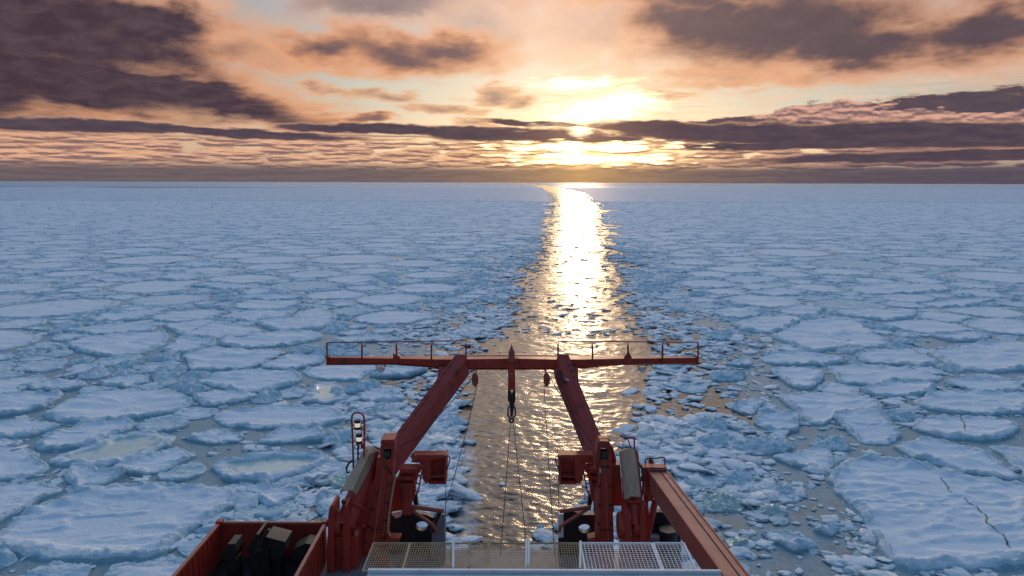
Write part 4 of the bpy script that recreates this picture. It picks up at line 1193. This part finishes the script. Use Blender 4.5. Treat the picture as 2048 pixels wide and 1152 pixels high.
    MB().tube([at(791, 950, Y - 0.1), at(784, 990, Y - 0.15), at(778, 1030, Y - 0.15), at(776, 1062, Y - 0.15), at(781, 1072, Y - 0.15)], 0.045, 6).build('hose', CANVAS, foot)
    m = MB()
    for a, b in (((720, 1052), (728, 1052)), ((701, 1080), (710, 1080))): m.bar(at(*a, Y - 0.02), at(*b, Y - 0.02), 0.03, 0.04)
    m.build('label_plate', WHITE, foot)
    MB().prism([(773, 1076), (800, 1077), (798, 1084), (770, 1084)], Y - 0.2, 0.5).build('step', RED, foot, 0.01)
    foot = MB().prism([(1196, 918), (1223, 918), (1224, 960), (1228, 1085), (1230, 1175), (1191, 1175), (1193, 1085), (1195, 960)], Y, 0.85).build('foot_post', RED, g, 0.025)
    m = MB().prism([(1195, 888), (1200, 882), (1218, 883), (1221, 890), (1221, 897), (1195, 897)], Y - 0.05, 0.7)
    m.prism([(1194, 896), (1201, 896), (1201, 924), (1194, 926)], Y - 0.05, 0.7); m.prism([(1215, 896), (1221, 896), (1222, 928), (1215, 924)], Y - 0.05, 0.7)
    m.build('sheave_head', RED, foot, 0.015)
    MB().tube([at(1201, 908, Y + 0.2), at(1215, 908, Y + 0.2)], 0.26, 20).build('sheave', STEEL, foot)
    MB().tube([at(1202, 913, Y - 0.02), at(1214, 913, Y - 0.02)], 0.10, 10).build('roller', STEEL, foot)
    MB().tube([at(1194, 884, Y - .1), at(1194, 878, Y - .1), at(1215, 877, Y - .1), at(1220, 882, Y - .1)], 0.025, 6).build('grab_rail', RED, foot)
    MB().prism([(1199, 936), (1202, 936), (1202, 945), (1199, 947)], Y - 0.03, 0.05).build('label_plate', WHITE, foot)
    MB().prism([(1214, 885), (1226, 895), (1232, 915), (1233, 938), (1224, 938), (1222, 905)], 31.2, 0.3).build('side_plate', RED, foot, 0.01)
    MB().prism([(1176, 1078), (1192, 1074), (1192, 1084), (1176, 1086)], Y - 0.1, 0.5).build('step', RED, foot, 0.01)
    MB().prism([(1224, 930), (1240, 930), (1247, 1012), (1226, 1012)], 30.9, 0.5).build('inner_frame', RED, foot, 0.01)
    # hydraulic cylinders under canvas covers, held in clevises
    for k in (0, 1):
        if k == 0:
            a, b, rad = at(690, 1052, 29.3), at(748, 905, 31.4), 0.46
            cov = [(731, 894), (747, 893), (758, 902), (739, 908), (712, 990), (705, 980.5), (689, 980), (681, 983)]
            cl = [[(656, 1030), (660, 1013), (664, 1010), (668, 1016), (668, 1175), (653, 1175)], [(686, 1026), (690, 1011), (694, 1011), (699, 1028), (699, 1175), (685, 1175)]]
            rol = [(668.5, 685.5, 1045, 0.56), (699.5, 714, 1042, 0.42)]
            hose = [(700, 944), (694, 946), (693, 935), (698, 926), (706, 921)]
        else:
            a, b, rad = at(1270, 1052, 29.3), at(1258, 905, 31.4), 0.44
            cov = [(1238, 904), (1246, 898), (1271, 902), (1261, 895), (1281, 994), (1263, 992.5), (1250, 1000), (1247, 960)]
            cl = [[(1250, 1026), (1254, 1015), (1259, 1020), (1263, 1030), (1263, 1175), (1249, 1175)], [(1280, 1030), (1283, 1020), (1287, 1017), (1292, 1040), (1294, 1175), (1280, 1175)]]
            rol = [(1235.5, 1247, 1050, 0.56), (1264.5, 1279, 1049, 0.54)]
            hose = [(1279, 930), (1284, 938), (1285, 950), (1283, 962)]
        cyl = MB().tube([a, b], rad, 26).build('hydraulic_cylinder', RED, g)
        ax = (b - a).normalized()
        MB().torus(a + ax * 0.95, ax, rad + 0.02, 0.10, 28, 8).build('collar', RED, cyl)
        MB().tube([b, b + ax * 0.25], 0.17, 14).build('piston_rod', STEEL, cyl)
        m = MB(); Yc = 29.9
        if k == 0:
            P = [at(*cov[0], 31.2), at(*cov[1], 31.25), at(*cov[2], 31.3), at(*cov[3], 30.55), at(*cov[4], 29.2), at(*cov[5], 28.75), at(*cov[6], 28.95), at(*cov[7], 29.2)]
            fs = [[0, 1, 2, 3], [3, 2, 4, 5], [0, 3, 5, 6, 7]]
        else:
            P = [at(*cov[0], 31.0), at(*cov[1], 31.3), at(*cov[2], 31.3), at(*cov[3], 30.6), at(*cov[4], 29.5), at(*cov[5], 28.8), at(*cov[6], 29.3)]
            fs = [[0, 1, 3], [0, 3, 5, 6], [3, 2, 4, 5]]
        m.add(P, fs)
        cv = m.build('canvas_cover', CANVAS, cyl, smooth=False)
        so = cv.modifiers.new('thick', 'SOLIDIFY'); so.thickness = 0.03; so.offset = 0
        MB().tube([at(x, y, 29.6) for x, y in hose], 0.05, 8).build('hose', CABLE, cyl)
        for q in cl: MB().prism(q, 28.9, 1.1).build('clevis', RED, g, 0.03)
        MB().prism([(cl[0][0][0] - 2, 1074), (rol[-1][1] + 2, 1074), (rol[-1][1] + 2, 1175), (cl[0][0][0] - 3, 1175)], 29.2, 1.4).build('clevis_base', RED, g, 0.03)
        for x0, x1, y, r_ in rol: MB().tube([at(x0, y, 29.5), at(x1, y, 29.5)], r_, 28).build('clevis_lug', RED, g, 0.02)
        MB().tube([at(cl[0][0][0] - 2, 1046, 29.5), at(rol[-1][1] + 1, 1046, 29.5)], 0.15, 14).build('pin', STEEL, g)
    MB().bar(at(685, 979, 29.0), at(681.5, 987, 29.0), 0.05).build('hook', CABLE, g)
    # pipes with clamps and bolt rows on the foot posts and legs
    for x0, y0, x1, y1 in ((757, 965, 727, 1100), (780, 948, 764, 1090), (1199, 950, 1197, 1100), (1220, 950, 1224, 1100)):
        p = MB().tube([at(x0, y0, 30.22), at((x0 + x1) / 2, (y0 + y1) / 2, 30.22), at(x1, y1, 30.22)], 0.035, 7).build('hydraulic_pipe', RED_WORN, g)
        for t in (0.15, 0.4, 0.65, 0.9): MB().box(at(x0 + (x1 - x0) * t, y0 + (y1 - y0) * t, 30.22), 0.13, 0.12, 0.06).build('pipe_clamp', STEEL, p)
    for xs, ys in (((768, 783), (930, 946)), ((1203, 1217), (934, 934)), ((728, 762), (1058, 1058)), ((1200, 1222), (1060, 1060))):
        m = MB()
        for t in np.linspace(0, 1, 5):
            q = at(xs[0] + (xs[1] - xs[0]) * t, ys[0] + (ys[1] - ys[0]) * t, 30.28)
            m.tube([q, q + Vector((0, -0.06, 0))], 0.045, 6)
        m.build('bolt_row', STEEL, g)
    for pts_, lg in (([(905, 722), (870, 772), (790, 882)], left), ([(1137, 722), (1152, 762), (1192, 868)], right)):
        p = MB().tube([at(x, y, yy((x, y)) - 0.06) for x, y in pts_], 0.03, 7).build('conduit', RED_WORN, lg)
        m = MB()
        for k in range(2):
            for t in (0.2, 0.5, 0.8):
                x, y = pts_[k][0] + (pts_[k + 1][0] - pts_[k][0]) * t, pts_[k][1] + (pts_[k + 1][1] - pts_[k][1]) * t
                m.box(at(x, y, yy((x, y)) - 0.05), 0.14, 0.08, 0.07)
        m.build('conduit_clip', STEEL, p)
    return g
GANTRY = build_gantry()

# work platforms on the inner side of each leg (the right one is the mirror of the left, shifted a little)
def build_platform(mirror, label):
    def M(px):
        if not mirror: return px
        return [(2011 - x, y) for x, y in px][::-1]
    pt = lambda x, y, Y: at(2011 - x if mirror else x, y, Y)
    t = thing('work_platform', pt(836, 1040, 31.8), label, 'platform', 'work platforms on the gantry legs')
    MB().prism(M([(822, 925), (826, 910), (895, 910), (894, 914), (862, 921), (838, 926)]), 31.3, 0.55).build('bracket_arm', RED, t, 0.015)
    b = MB().prism(M([(838, 918), (893, 912), (892, 969), (859, 969), (846, 956)]), 32.0, 0.08).build('bucket', RED, t, 0.01)
    MB().prism(M([(890, 911), (894, 911), (892, 969), (888, 969)]), 31.2, 0.8).build('bucket_side', RED, b, 0.01)
    MB().prism(M([(857, 969), (892, 969), (892, 965.5), (857, 965.5)]), 31.3, 0.7).build('bucket_floor', RED, b, 0.01)
    MB().prism(M([(860, 956), (889, 955), (889, 952), (860, 953)]), 31.6, 0.4).build('shelf', RED_WORN, b, 0.01)
    MB().prism(M([(838, 918), (862, 918), (861, 958), (852, 969), (846, 960)]), 31.35, 0.10).build('bucket_side', RED, b, 0.01)
    for y0, xa, xb in ((938, 799, 840), (953, 795, 834), (967, 798, 830)):
        p0, p1 = pt(xa, y0, 30.9), pt(xb, y0, 30.9)
        MB().slab([p0, p1, p1 + Vector((0, 0.62, 0)), p0 + Vector((0, 0.62, 0))], (0, 0, -0.2)).build('tread', RED, t, 0.01)
    MB().prism(M([(800, 938), (836, 938), (828, 1000), (818, 1012), (806, 1012), (800, 975)]), 31.55, 0.35).build('step_frame', RED, t, 0.015)
    MB().prism(M([(783, 958), (808, 958), (808, 1020), (783, 1024)]), 31.75, 0.3).build('back_panel', RED, t, 0.01)
    MB().prism(M([(805, 968), (823, 966), (822, 1030), (806, 1030)]), 31.1, 0.4).build('support_post', RED, t, 0.015)
    MB().prism(M([(826, 1000), (833, 985), (836, 1018), (830, 1022)]), 31.9, 0.3).build('strut', BLACK, t, 0.01)
    r = MB()
    A, B, C, D = (845.5, 933), (836, 986), (838, 930), (824, 975)
    for a, b2 in ((A, B), (C, D), (A, C), ((842, 951), (833, 950)), ((839, 968), (829, 965)), (B, D)):
        r.tube([pt(*a, 30.8), pt(*b2, 30.8)], 0.035, 7)
    r.build('railing', RED, t)
    MB().tube([pt(893, 912, 31.2), pt(898, 912, 31.1), pt(900, 918, 31.1), pt(897, 930, 31.1), pt(893, 940, 31.1)], 0.03, 7).build('hose', CABLE, t)
    if not mirror: MB().prism([(820, 914), (826, 905), (835, 916), (829, 925)], 31.2, 0.15).build('cleat', RED_WORN, t, 0.01)
    return t
build_platform(False, 'red steps and open box platform on the inner side of the left gantry leg')
build_platform(True, 'red steps and open box platform on the inner side of the right gantry leg')

# ------------------------------------------------------------------ tackle hanging from the beam
def build_tackle():
    t = thing('hoist_hook_block', at(1023, 846, 35.5), 'red and black hoist block with shackle links hanging from the beam middle', 'hoist')
    Y = 35.55
    MB().prism([(1023.3, 689), (1026, 698), (1029.5, 707), (1029.5, 725), (1017, 725), (1017, 707), (1020.5, 698)], Y, 0.30).build('spike', RED_WORN, t, 0.01)
    MB().prism([(1010, 717), (1037, 717), (1035, 725), (1035, 737), (1030, 738), (1030, 725), (1017, 725), (1017, 738), (1011, 737), (1011, 725)], Y + 0.05, 0.35).build('yoke', RED, t, 0.01)
    MB().prism([(1017.5, 726), (1029, 726), (1030, 741), (1030.5, 760), (1030.5, 780), (1016, 780), (1016, 742), (1017, 741)], Y - 0.05, 0.32).build('block_body', RED, t, 0.015)
    MB().tube([at(1022, 747.5, Y - 0.11), at(1022, 747.5, Y - 0.03)], 0.055, 14).build('pin_head', GREY, t)
    m = MB()
    m.prism([(1015.5, 780), (1019, 780), (1024, 790), (1028, 780), (1031, 780), (1031, 802), (1028, 803), (1024, 796), (1019, 803), (1015.5, 802)], Y, 0.3)
    m.build('swivel', STEEL, t, 0.01)
    MB().prism([(1018.5, 796), (1029, 796), (1030, 803), (1028, 812), (1026, 834), (1021, 834), (1019.5, 812), (1017.5, 803)], Y + 0.02, 0.2).build('shackle_bar', STEEL, t, 0.01)
    m = MB()
    m.tube([at(1018.5, 813, Y), at(1016, 818, Y), at(1016, 830, Y), at(1019, 836, Y)], 0.045, 8)
    m.tube([at(1028, 813, Y), at(1030.5, 818, Y), at(1030.5, 830, Y), at(1027, 836, Y)], 0.045, 8)
    m.build('link', STEEL, t)
    MB().torus(at(1023, 841, Y), (0, 1, 0), 0.105, 0.052, 22, 8).build('ring', STEEL, t)
    for x, lb in ((950, 'red snatch block hanging under the beam beside the left leg'), (1093.5, 'red snatch block hanging under the beam beside the right leg')):
        s = 1 if x < 1000 else -1
        p = thing('snatch_block', at(x, 775, 35.6), lb, 'pulley', 'snatch blocks under the gantry beam')
        hexa = [(x - 1, 745), (x + 4.5, 749), (x + 7, 758), (x + 6, 768), (x + 1 * s, 775), (x - 4.5, 771), (x - 7, 762), (x - 6, 750)]
        MB().prism(hexa, 35.5, 0.05).build('cheek', RED_WORN, p, 0.008)
        MB().prism(hexa, 35.68, 0.05).build('cheek', RED, p, 0.008)
        MB().tube([at(x, 760, 35.56), at(x, 760, 35.67)], 0.14, 18).build('sheave', STEEL, p)
        MB().tube([at(x, 761, 35.46), at(x, 761, 35.5)], 0.045, 10).build('pin_head', STEEL, p)
        m = MB().tube([at(x + s * 2.5, 738, 35.6), at(x + s * 2.0, 748, 35.6)], 0.03, 8)
        m.box(at(x + s * 2.5, 739, 35.6), 0.14, 0.1, 0.06)
        m.build('hanger', RED, p)
    # wires
    def wire(pts, lb, r=0.019):
        mesh_thing(MB().tube(pts, r, 6).build('wire_rope', CABLE), lb, 'wire', 'steel wires of the gantry')
    def sag(a, b, s=0.05, n=8):
        return [a.lerp(b, t) - Vector((0, 0, s * 4 * t * (1 - t))) for t in np.linspace(0, 1, n)]
    wire(sag(at(953.5, 772, 35.6), at(893, 1006, 32.2), 0.25), 'dark wire slanting from the left snatch block down to the stern')
    wire(sag(at(943.5, 757, 35.6), at(864, 845, 33.0), 0.05), 'dark wire from the left snatch block to the left leg')
    wire(sag(at(1020.5, 849, 35.5), at(1001, 1110, 24.5), 0.1), 'left one of two wires running down from the hoist ring')
    wire(sag(at(1027, 849, 35.5), at(1056, 1110, 24.5), 0.1), 'right one of two wires running down from the hoist ring')
    wire(sag(at(1088, 770, 35.6), at(1109, 1110, 24.5), 0.1), 'dark wire dropping from the right snatch block to the deck', 0.016)
    wire(sag(at(1100, 755, 35.6), at(1147, 830, 33.8), 0.05), 'dark wire from the right snatch block to the right leg')
    wire(sag(at(893, 930, 31.2), at(890.5, 1028, 31.8), 0.0), 'short upright wire below the left platform box', 0.016)
    wire(sag(at(1117.5, 930, 31.2), at(1116.5, 1022, 31.8), 0.0), 'short upright wire below the right platform box', 0.016)
    wire(sag(at(772, 900, 30.0), at(744, 1110, 24), 0.05), 'pale wire running down the front of the left foot post', 0.016)
    wire(sag(at(1208, 905, 30.0), at(1218, 1110, 24), 0.05), 'pale wire running down the front of the right foot post', 0.012)
build_tackle()

# ------------------------------------------------------------------ floodlights under the wings
for x, lb in ((761, 'small white floodlight under the left wing of the gantry beam'), (1284.5, 'small white floodlight under the right wing of the gantry beam')):
    s = 1 if x < 1000 else -1
    f = thing('floodlight', at(x, 745, 36.1), lb, 'floodlight', 'floodlights under the gantry beam')
    Y = 36.15
    m = MB()
    m.bar(at(x - 10 * s, 728, Y), at(x - 9 * s, 732, Y), 0.05); m.bar(at(x + 10 * s, 728, Y), at(x + 9 * s, 732, Y), 0.05)
    m.tube([at(x - 9, 731.5, Y), at(x + 9, 731.5, Y)], 0.02, 6)
    m.tube([at(x - 7, 731.5, Y), at(x - 8, 737, Y), at(x - 6, 741, Y)], 0.018, 6); m.tube([at(x + 7, 731.5, Y), at(x + 8, 737, Y), at(x + 6, 741, Y)], 0.018, 6)
    m.build('bracket', STEEL, f)
    MB().prism([(x - 6, 736), (x - 4, 734.5), (x + 5, 734.5), (x + 7, 737), (x + 6.5, 743), (x + 3, 745), (x - 4, 744.5), (x - 6.5, 741)], Y - 0.05, 0.22).build('lamp_housing', WHITE, f, 0.02)
    MB().prism([(x - 5, 738), (x + 5.5, 738), (x + 5, 743), (x - 4.5, 743)], Y - 0.075, 0.03).build('lens', LENS, f)
    MB().tube([at(x + 9 * s, 733, Y), at(x + 14 * s, 733, Y), at(x + 16 * s, 729, Y), at(x + 15 * s, 727.5, Y)], 0.012, 6).build('cable', CABLE, f)

# ------------------------------------------------------------------ signal light mast, marker frame
def build_mast():
    t = thing('signal_light_mast', at(716, 950, 30.6), 'red hoop mast with two lit signal lamps beside the tan cover', 'signal mast')
    Y = 30.6
    path = [(707, 940), (705.5, 880), (703.5, 840), (704, 832), (707, 827), (712, 825.5), (719, 825.5), (725, 828), (728, 835), (729, 850), (728.5, 885), (727, 930)]
    MB().tube([at(x, y, Y) for x, y in path], 0.045, 9).build('hoop', RED, t)
    MB().bar(at(704, 858, Y), at(728, 858, Y), 0.06, 0.05).build('crossbar', RED, t)
    for i, (x, y) in enumerate(((714.8, 849), (718, 877))):
        l = MB().tube([at(x, y - 4, Y), at(x, y + 4.5, Y)], 0.125, 16).build('signal_lamp', LAMP, t)
        m = MB().tube([at(x, y - 9.5, Y), at(x, y - 8.5, Y), at(x, y - 4, Y)], 0.12, 14, 0.15); m.build('cap', STEEL, l)
        MB().tube([at(x, y + 4.2, Y), at(x, y + 9, Y)], 0.17, 14, 0.15).build('lamp_base', STEEL, l)
    MB().prism([(721, 888), (729, 888), (729, 898), (721, 898)], Y, 0.2).build('junction_box', RED, t, 0.01)
    m = MB().tube([at(724, 858, Y), at(722, 872, Y), at(718, 890, Y), at(716, 905, Y), at(715, 925, Y)], 0.025, 6)
    m.build('cable', CANVAS, t)
    MB().torus(at(714, 894, Y), (0, 1, 0), 0.11, 0.02, 18, 6).build('cable_loop', CABLE, t)
    MB().tube([at(716, 886, Y), at(716, 930, Y)], 0.04, 8).build('stem', STEEL, t)
build_mast()
t = thing('marker_frame', at(1265, 915, 31.3), 'small red triangular pipe frame standing behind the right tan cover', 'frame')
Y = 31.5
MB().tube([at(1254.5, 874.5, Y), at(1268.5, 874, Y)], 0.035, 8).build('top_bar', RED, t)
MB().tube([at(1268.5, 874, Y), at(1268.8, 918, Y)], 0.04, 8).build('upright', RED, t)
MB().tube([at(1254.5, 874.5, Y), at(1264, 903, Y)], 0.03, 8).build('diagonal', RED, t)

# ------------------------------------------------------------------ deck crane boom at the right
def build_boom():
    t = thing('deck_crane', at(1305, 1150, 31), 'red box boom of a deck crane sloping down at the right of the gantry', 'crane')
    a0, a1 = at(1296, 942, 31.0), at(1334, 942, 31.0)
    b0, b1 = at(1400, 1087, 24.6), at(1448, 1087, 24.6)
    e0, e1 = a0 + (b0 - a0) * 1.9, a1 + (b1 - a1) * 1.9
    boom = MB().slab([a0, a1, e1, e0], (0.05, 0, -1.0)).build('boom', RED_WORN, t, 0.03)
    d = (b0 - a0).normalized()
    mid0, mid1 = a0.lerp(a1, 0.62), e0.lerp(e1, 0.62)
    MB().tube([mid0 + Vector((0, 0, 0.02)), mid1 + Vector((0, 0, 0.02))], 0.016, 6).build('cable', CABLE, boom)
    for k in (0.0, 1.0):
        q0, q1 = a0.lerp(a1, k), e0.lerp(e1, k)
        MB().bar(q0 + Vector((0.03 - 0.06 * k, 0, 0.016)), q1 + Vector((0.03 - 0.06 * k, 0, 0.016)), 0.07, 0.03).build('edge_strip', RED, boom)
    m = MB().prism([(1286, 935), (1334, 936), (1335, 948), (1331, 972), (1300, 1004), (1290, 985)], 31.02, 0.5); m.build('boom_head', RED, t, 0.02)
    MB().slab([at(1294, 941, 30.95), at(1332, 941, 30.95), at(1332, 936, 31.7), at(1294, 936, 31.7)], (0, 0, 0.05)).build('head_plate', GREY, t, 0.01)
    m = MB().tube([at(x, y, 31.5) for x, y in ((1290, 936), (1290.5, 920), (1293, 917.5), (1308, 917), (1325, 914.5), (1329, 915.5), (1330, 920), (1330, 936))], 0.032, 8)
    m.build('guard_rail', BLACK, t)
    m = MB().prism([(1298, 932), (1298, 919), (1301, 918), (1307, 921), (1308, 932)], 31.7, 0.15); m.bar(at(1294, 931, 31.6), at(1312, 932, 31.6), 0.08, 0.1)
    m.build('pulley_bracket', RED, t, 0.01)
    # column and struts under the head
    m = MB()
    m.prism([(1288, 960), (1297, 960), (1296, 1100), (1288, 1100)], 31.4, 0.25)
    m.build('support_column', RED, t, 0.01)
    MB().tube([at(1311, 998, 31.2), at(1296, 1075, 31.2), at(1292, 1100, 31.2)], 0.16, 10, 0.10).build('strut', RED, t)
    m = MB()
    for y in (982, 990, 1001): m.tube([at(1288, y, 31.3), at(1306, y - 1, 31.3)], 0.05, 7)
    m.build('rung', RED, t)
    MB().tube([at(1277, 925, 30.6), at(1283, 936, 30.6), at(1286, 950, 30.6), at(1286, 975, 30.6), at(1283, 1000, 30.6)], 0.04, 7).build('hose', CABLE, t)
build_boom()

# ------------------------------------------------------------------ open container at the left with dark gear in it
def build_container():
    zt = at(443, 1046, 30.0).z
    zb = DECK_Z + 1.21
    x0, x1, y0, y1 = at(440, 1046, 30.0).x, at(651, 1046, 30.0).x, 23.0, 30.0
    t = thing('open_container', ((x0 + x1) / 2, 26.5, zb), 'red open-top container at the bottom left holding dark green gear', 'container')
    h = zt - zb
    def wall(a, b, nm, rib):
        a, b = Vector((*a, zb)), Vector((*b, zb))
        m = MB().bar(a + Vector((0, 0, h / 2)), b + Vector((0, 0, h / 2)), 0.06, h)
        dd = (b - a); n = int(dd.length / 0.45)
        for i in range(1, n): m.bar(a + dd * (i / n) + Vector((0, 0, 0.05)), a + dd * (i / n) + Vector((0, 0, h - 0.1)), 0.13, 0.13, up=dd)
        return m.build(nm, RED, t, 0.01)
    wall((x0, y1), (x1, y1), 'end_wall', 0); wall((x0, y0), (x1, y0), 'end_wall', 0)
    wall((x0, y0), (x0, y1), 'side_wall', 0); wall((x1, y0), (x1, y1), 'side_wall', 0)
    m = MB()
    for a, b in (((x0, y1), (x1, y1)), ((x0, y0), (x0, y1)), ((x1, y0), (x1, y1)), ((x0, y0), (x1, y0))):
        m.bar(Vector((*a, zt)), Vector((*b, zt)), 0.16, 0.14)
    m.build('top_rim', RED_WORN, t, 0.02)
    for x, y in ((x0, y1), (x1, y1), (x0, y0), (x1, y0)): MB().box((x, y, zt + 0.03), 0.30, 0.30, 0.22).build('corner_casting', RED, t, 0.02)
    MB().box(((x0 + x1) / 2, (y0 + y1) / 2, zb + 0.05), x1 - x0 - 0.05, y1 - y0 - 0.05, 0.1).build('floor', BLACK, t)
    gear = [('green frame leaning in the open container, nearest its middle', [(492, 1100), (512, 1068), (517, 1070), (502, 1110)], 28.0, 1.2),
            ('broad dark green crate in the open container', [(515, 1102), (531, 1074), (570, 1084), (573, 1100), (560, 1120), (517, 1120)], 28.0, 1.0),
            ('narrow green rail standing beside the crate in the container', [(505, 1100), (535, 1060), (539, 1062), (512, 1100)], 27.8, 0.2),
            ('low green bundle at the left end of the open container', [(443, 1104), (455, 1088), (470, 1088), (473, 1102), (470, 1120), (440, 1120)], 27.6, 0.8),
            ('low dark box at the right end of the open container', [(585, 1100), (610, 1087), (628, 1090), (630, 1120), (583, 1120)], 28.4, 0.8)]
    for lb, px, Y, d in gear:
        m = MB().prism(px, Y, d)
        lo = [p for p in m.v]
        zz = min(p.z for p in lo)
        m.box((sum(p.x for p in lo) / len(lo), Y + d / 2, (zz + zb + 0.1) / 2), 0.5, max(d * 0.8, 0.15), zz - zb - 0.1)
        mesh_thing(m.build('stowed_gear', GREENM, None, 0.02), lb, 'gear', 'gear in the open container')
build_container()

# ------------------------------------------------------------------ nearer deck edge with its net frames
def build_aft_deck():
    Yd = 18.95
    z = at(1024, 1085.5, 20.6).z
    x0, x1 = at(737, 1150, Yd).x, at(1440, 1150, Yd).x
    t = thing('upper_deck', ((x0 + x1) / 2, Yd - 3, z), 'pale upper deck edge with rusty and white net frames along it', 'deck')
    MB().slab([Vector((x0, 4, z)), Vector((x1, 4, z)), Vector((x1, Yd, z)), Vector((x0, Yd, z))], (0, 0, -0.25)).build('deck_plate', DECKM, t, 0.02)
    MB().bar(Vector((x0, Yd - 0.06, z + 0.05)), Vector((x1, Yd - 0.06, z + 0.05)), 0.10, 0.10).build('coaming', WHITE, t, 0.015)
    # support wall under the deck
    MB().slab([Vector((x0 + 0.3, 4, DECK_Z + 0.005)), Vector((x1 - 0.3, 4, DECK_Z + 0.005)), Vector((x1 - 0.3, 16, DECK_Z + 0.005)), Vector((x0 + 0.3, 16, DECK_Z + 0.005))], (0, 0, z - DECK_Z - 0.26)).build('deck_house', WHITE, t)
    Yn = 20.6
    zn = at(1024, 1085.5, Yn).z
    def net(xa, xb, mat, wmat, step, r):
        pa, pb = at(xa, 1086.5, Yn), at(xb, 1085.5 if xb < 1165 else 1080, Yn)
        za = pa.z
        A, B = Vector((pa.x, Yn, za)), Vector((pb.x, Yn, za)); Cc, D = Vector((pb.x, Yd + 0.03, z - 0.03)), Vector((pa.x, Yd + 0.03, z - 0.03))
        m = MB()
        for a, b in ((A, B), (B, Cc), (Cc, D), (D, A)): m.tube([a, b], r, 8)
        fr = m.build('net_frame', mat, t)
        m = MB(); n = int((B - A).length / step)
        for i in range(1, n): m.bar(A.lerp(B, i / n), D.lerp(Cc, i / n), 0.012)
        for j in range(1, 15): m.bar(A.lerp(D, j / 15), B.lerp(Cc, j / 15), 0.012)
        m.build('net', wmat, fr)
        return A, B
    cuts = (746, 820, 905, 978, 1054, 1110, 1158)
    for a, b in zip(cuts[:-1], cuts[1:]): net(a + 1, b - 1, RUST, RUST, 0.075, 0.028)
    for a, b in ((1161, 1303), (1307, 1368)): net(a, b, WHITE, WHITE, 0.11, 0.035)
    m = None
    for x, h, mt in ((906, 13, WHITE), (1052, 12, WHITE), (1057, 11, WHITE), (938, 7, RUST), (975, 8, RUST), (1160, 7, WHITE)):
        MB().bar(at(x, 1148, Yd + 0.05), at(x + 1, 1090 - h, Yd + 1.5), 0.07).build('stanchion', mt, t, 0.01)
    return t
build_aft_deck()
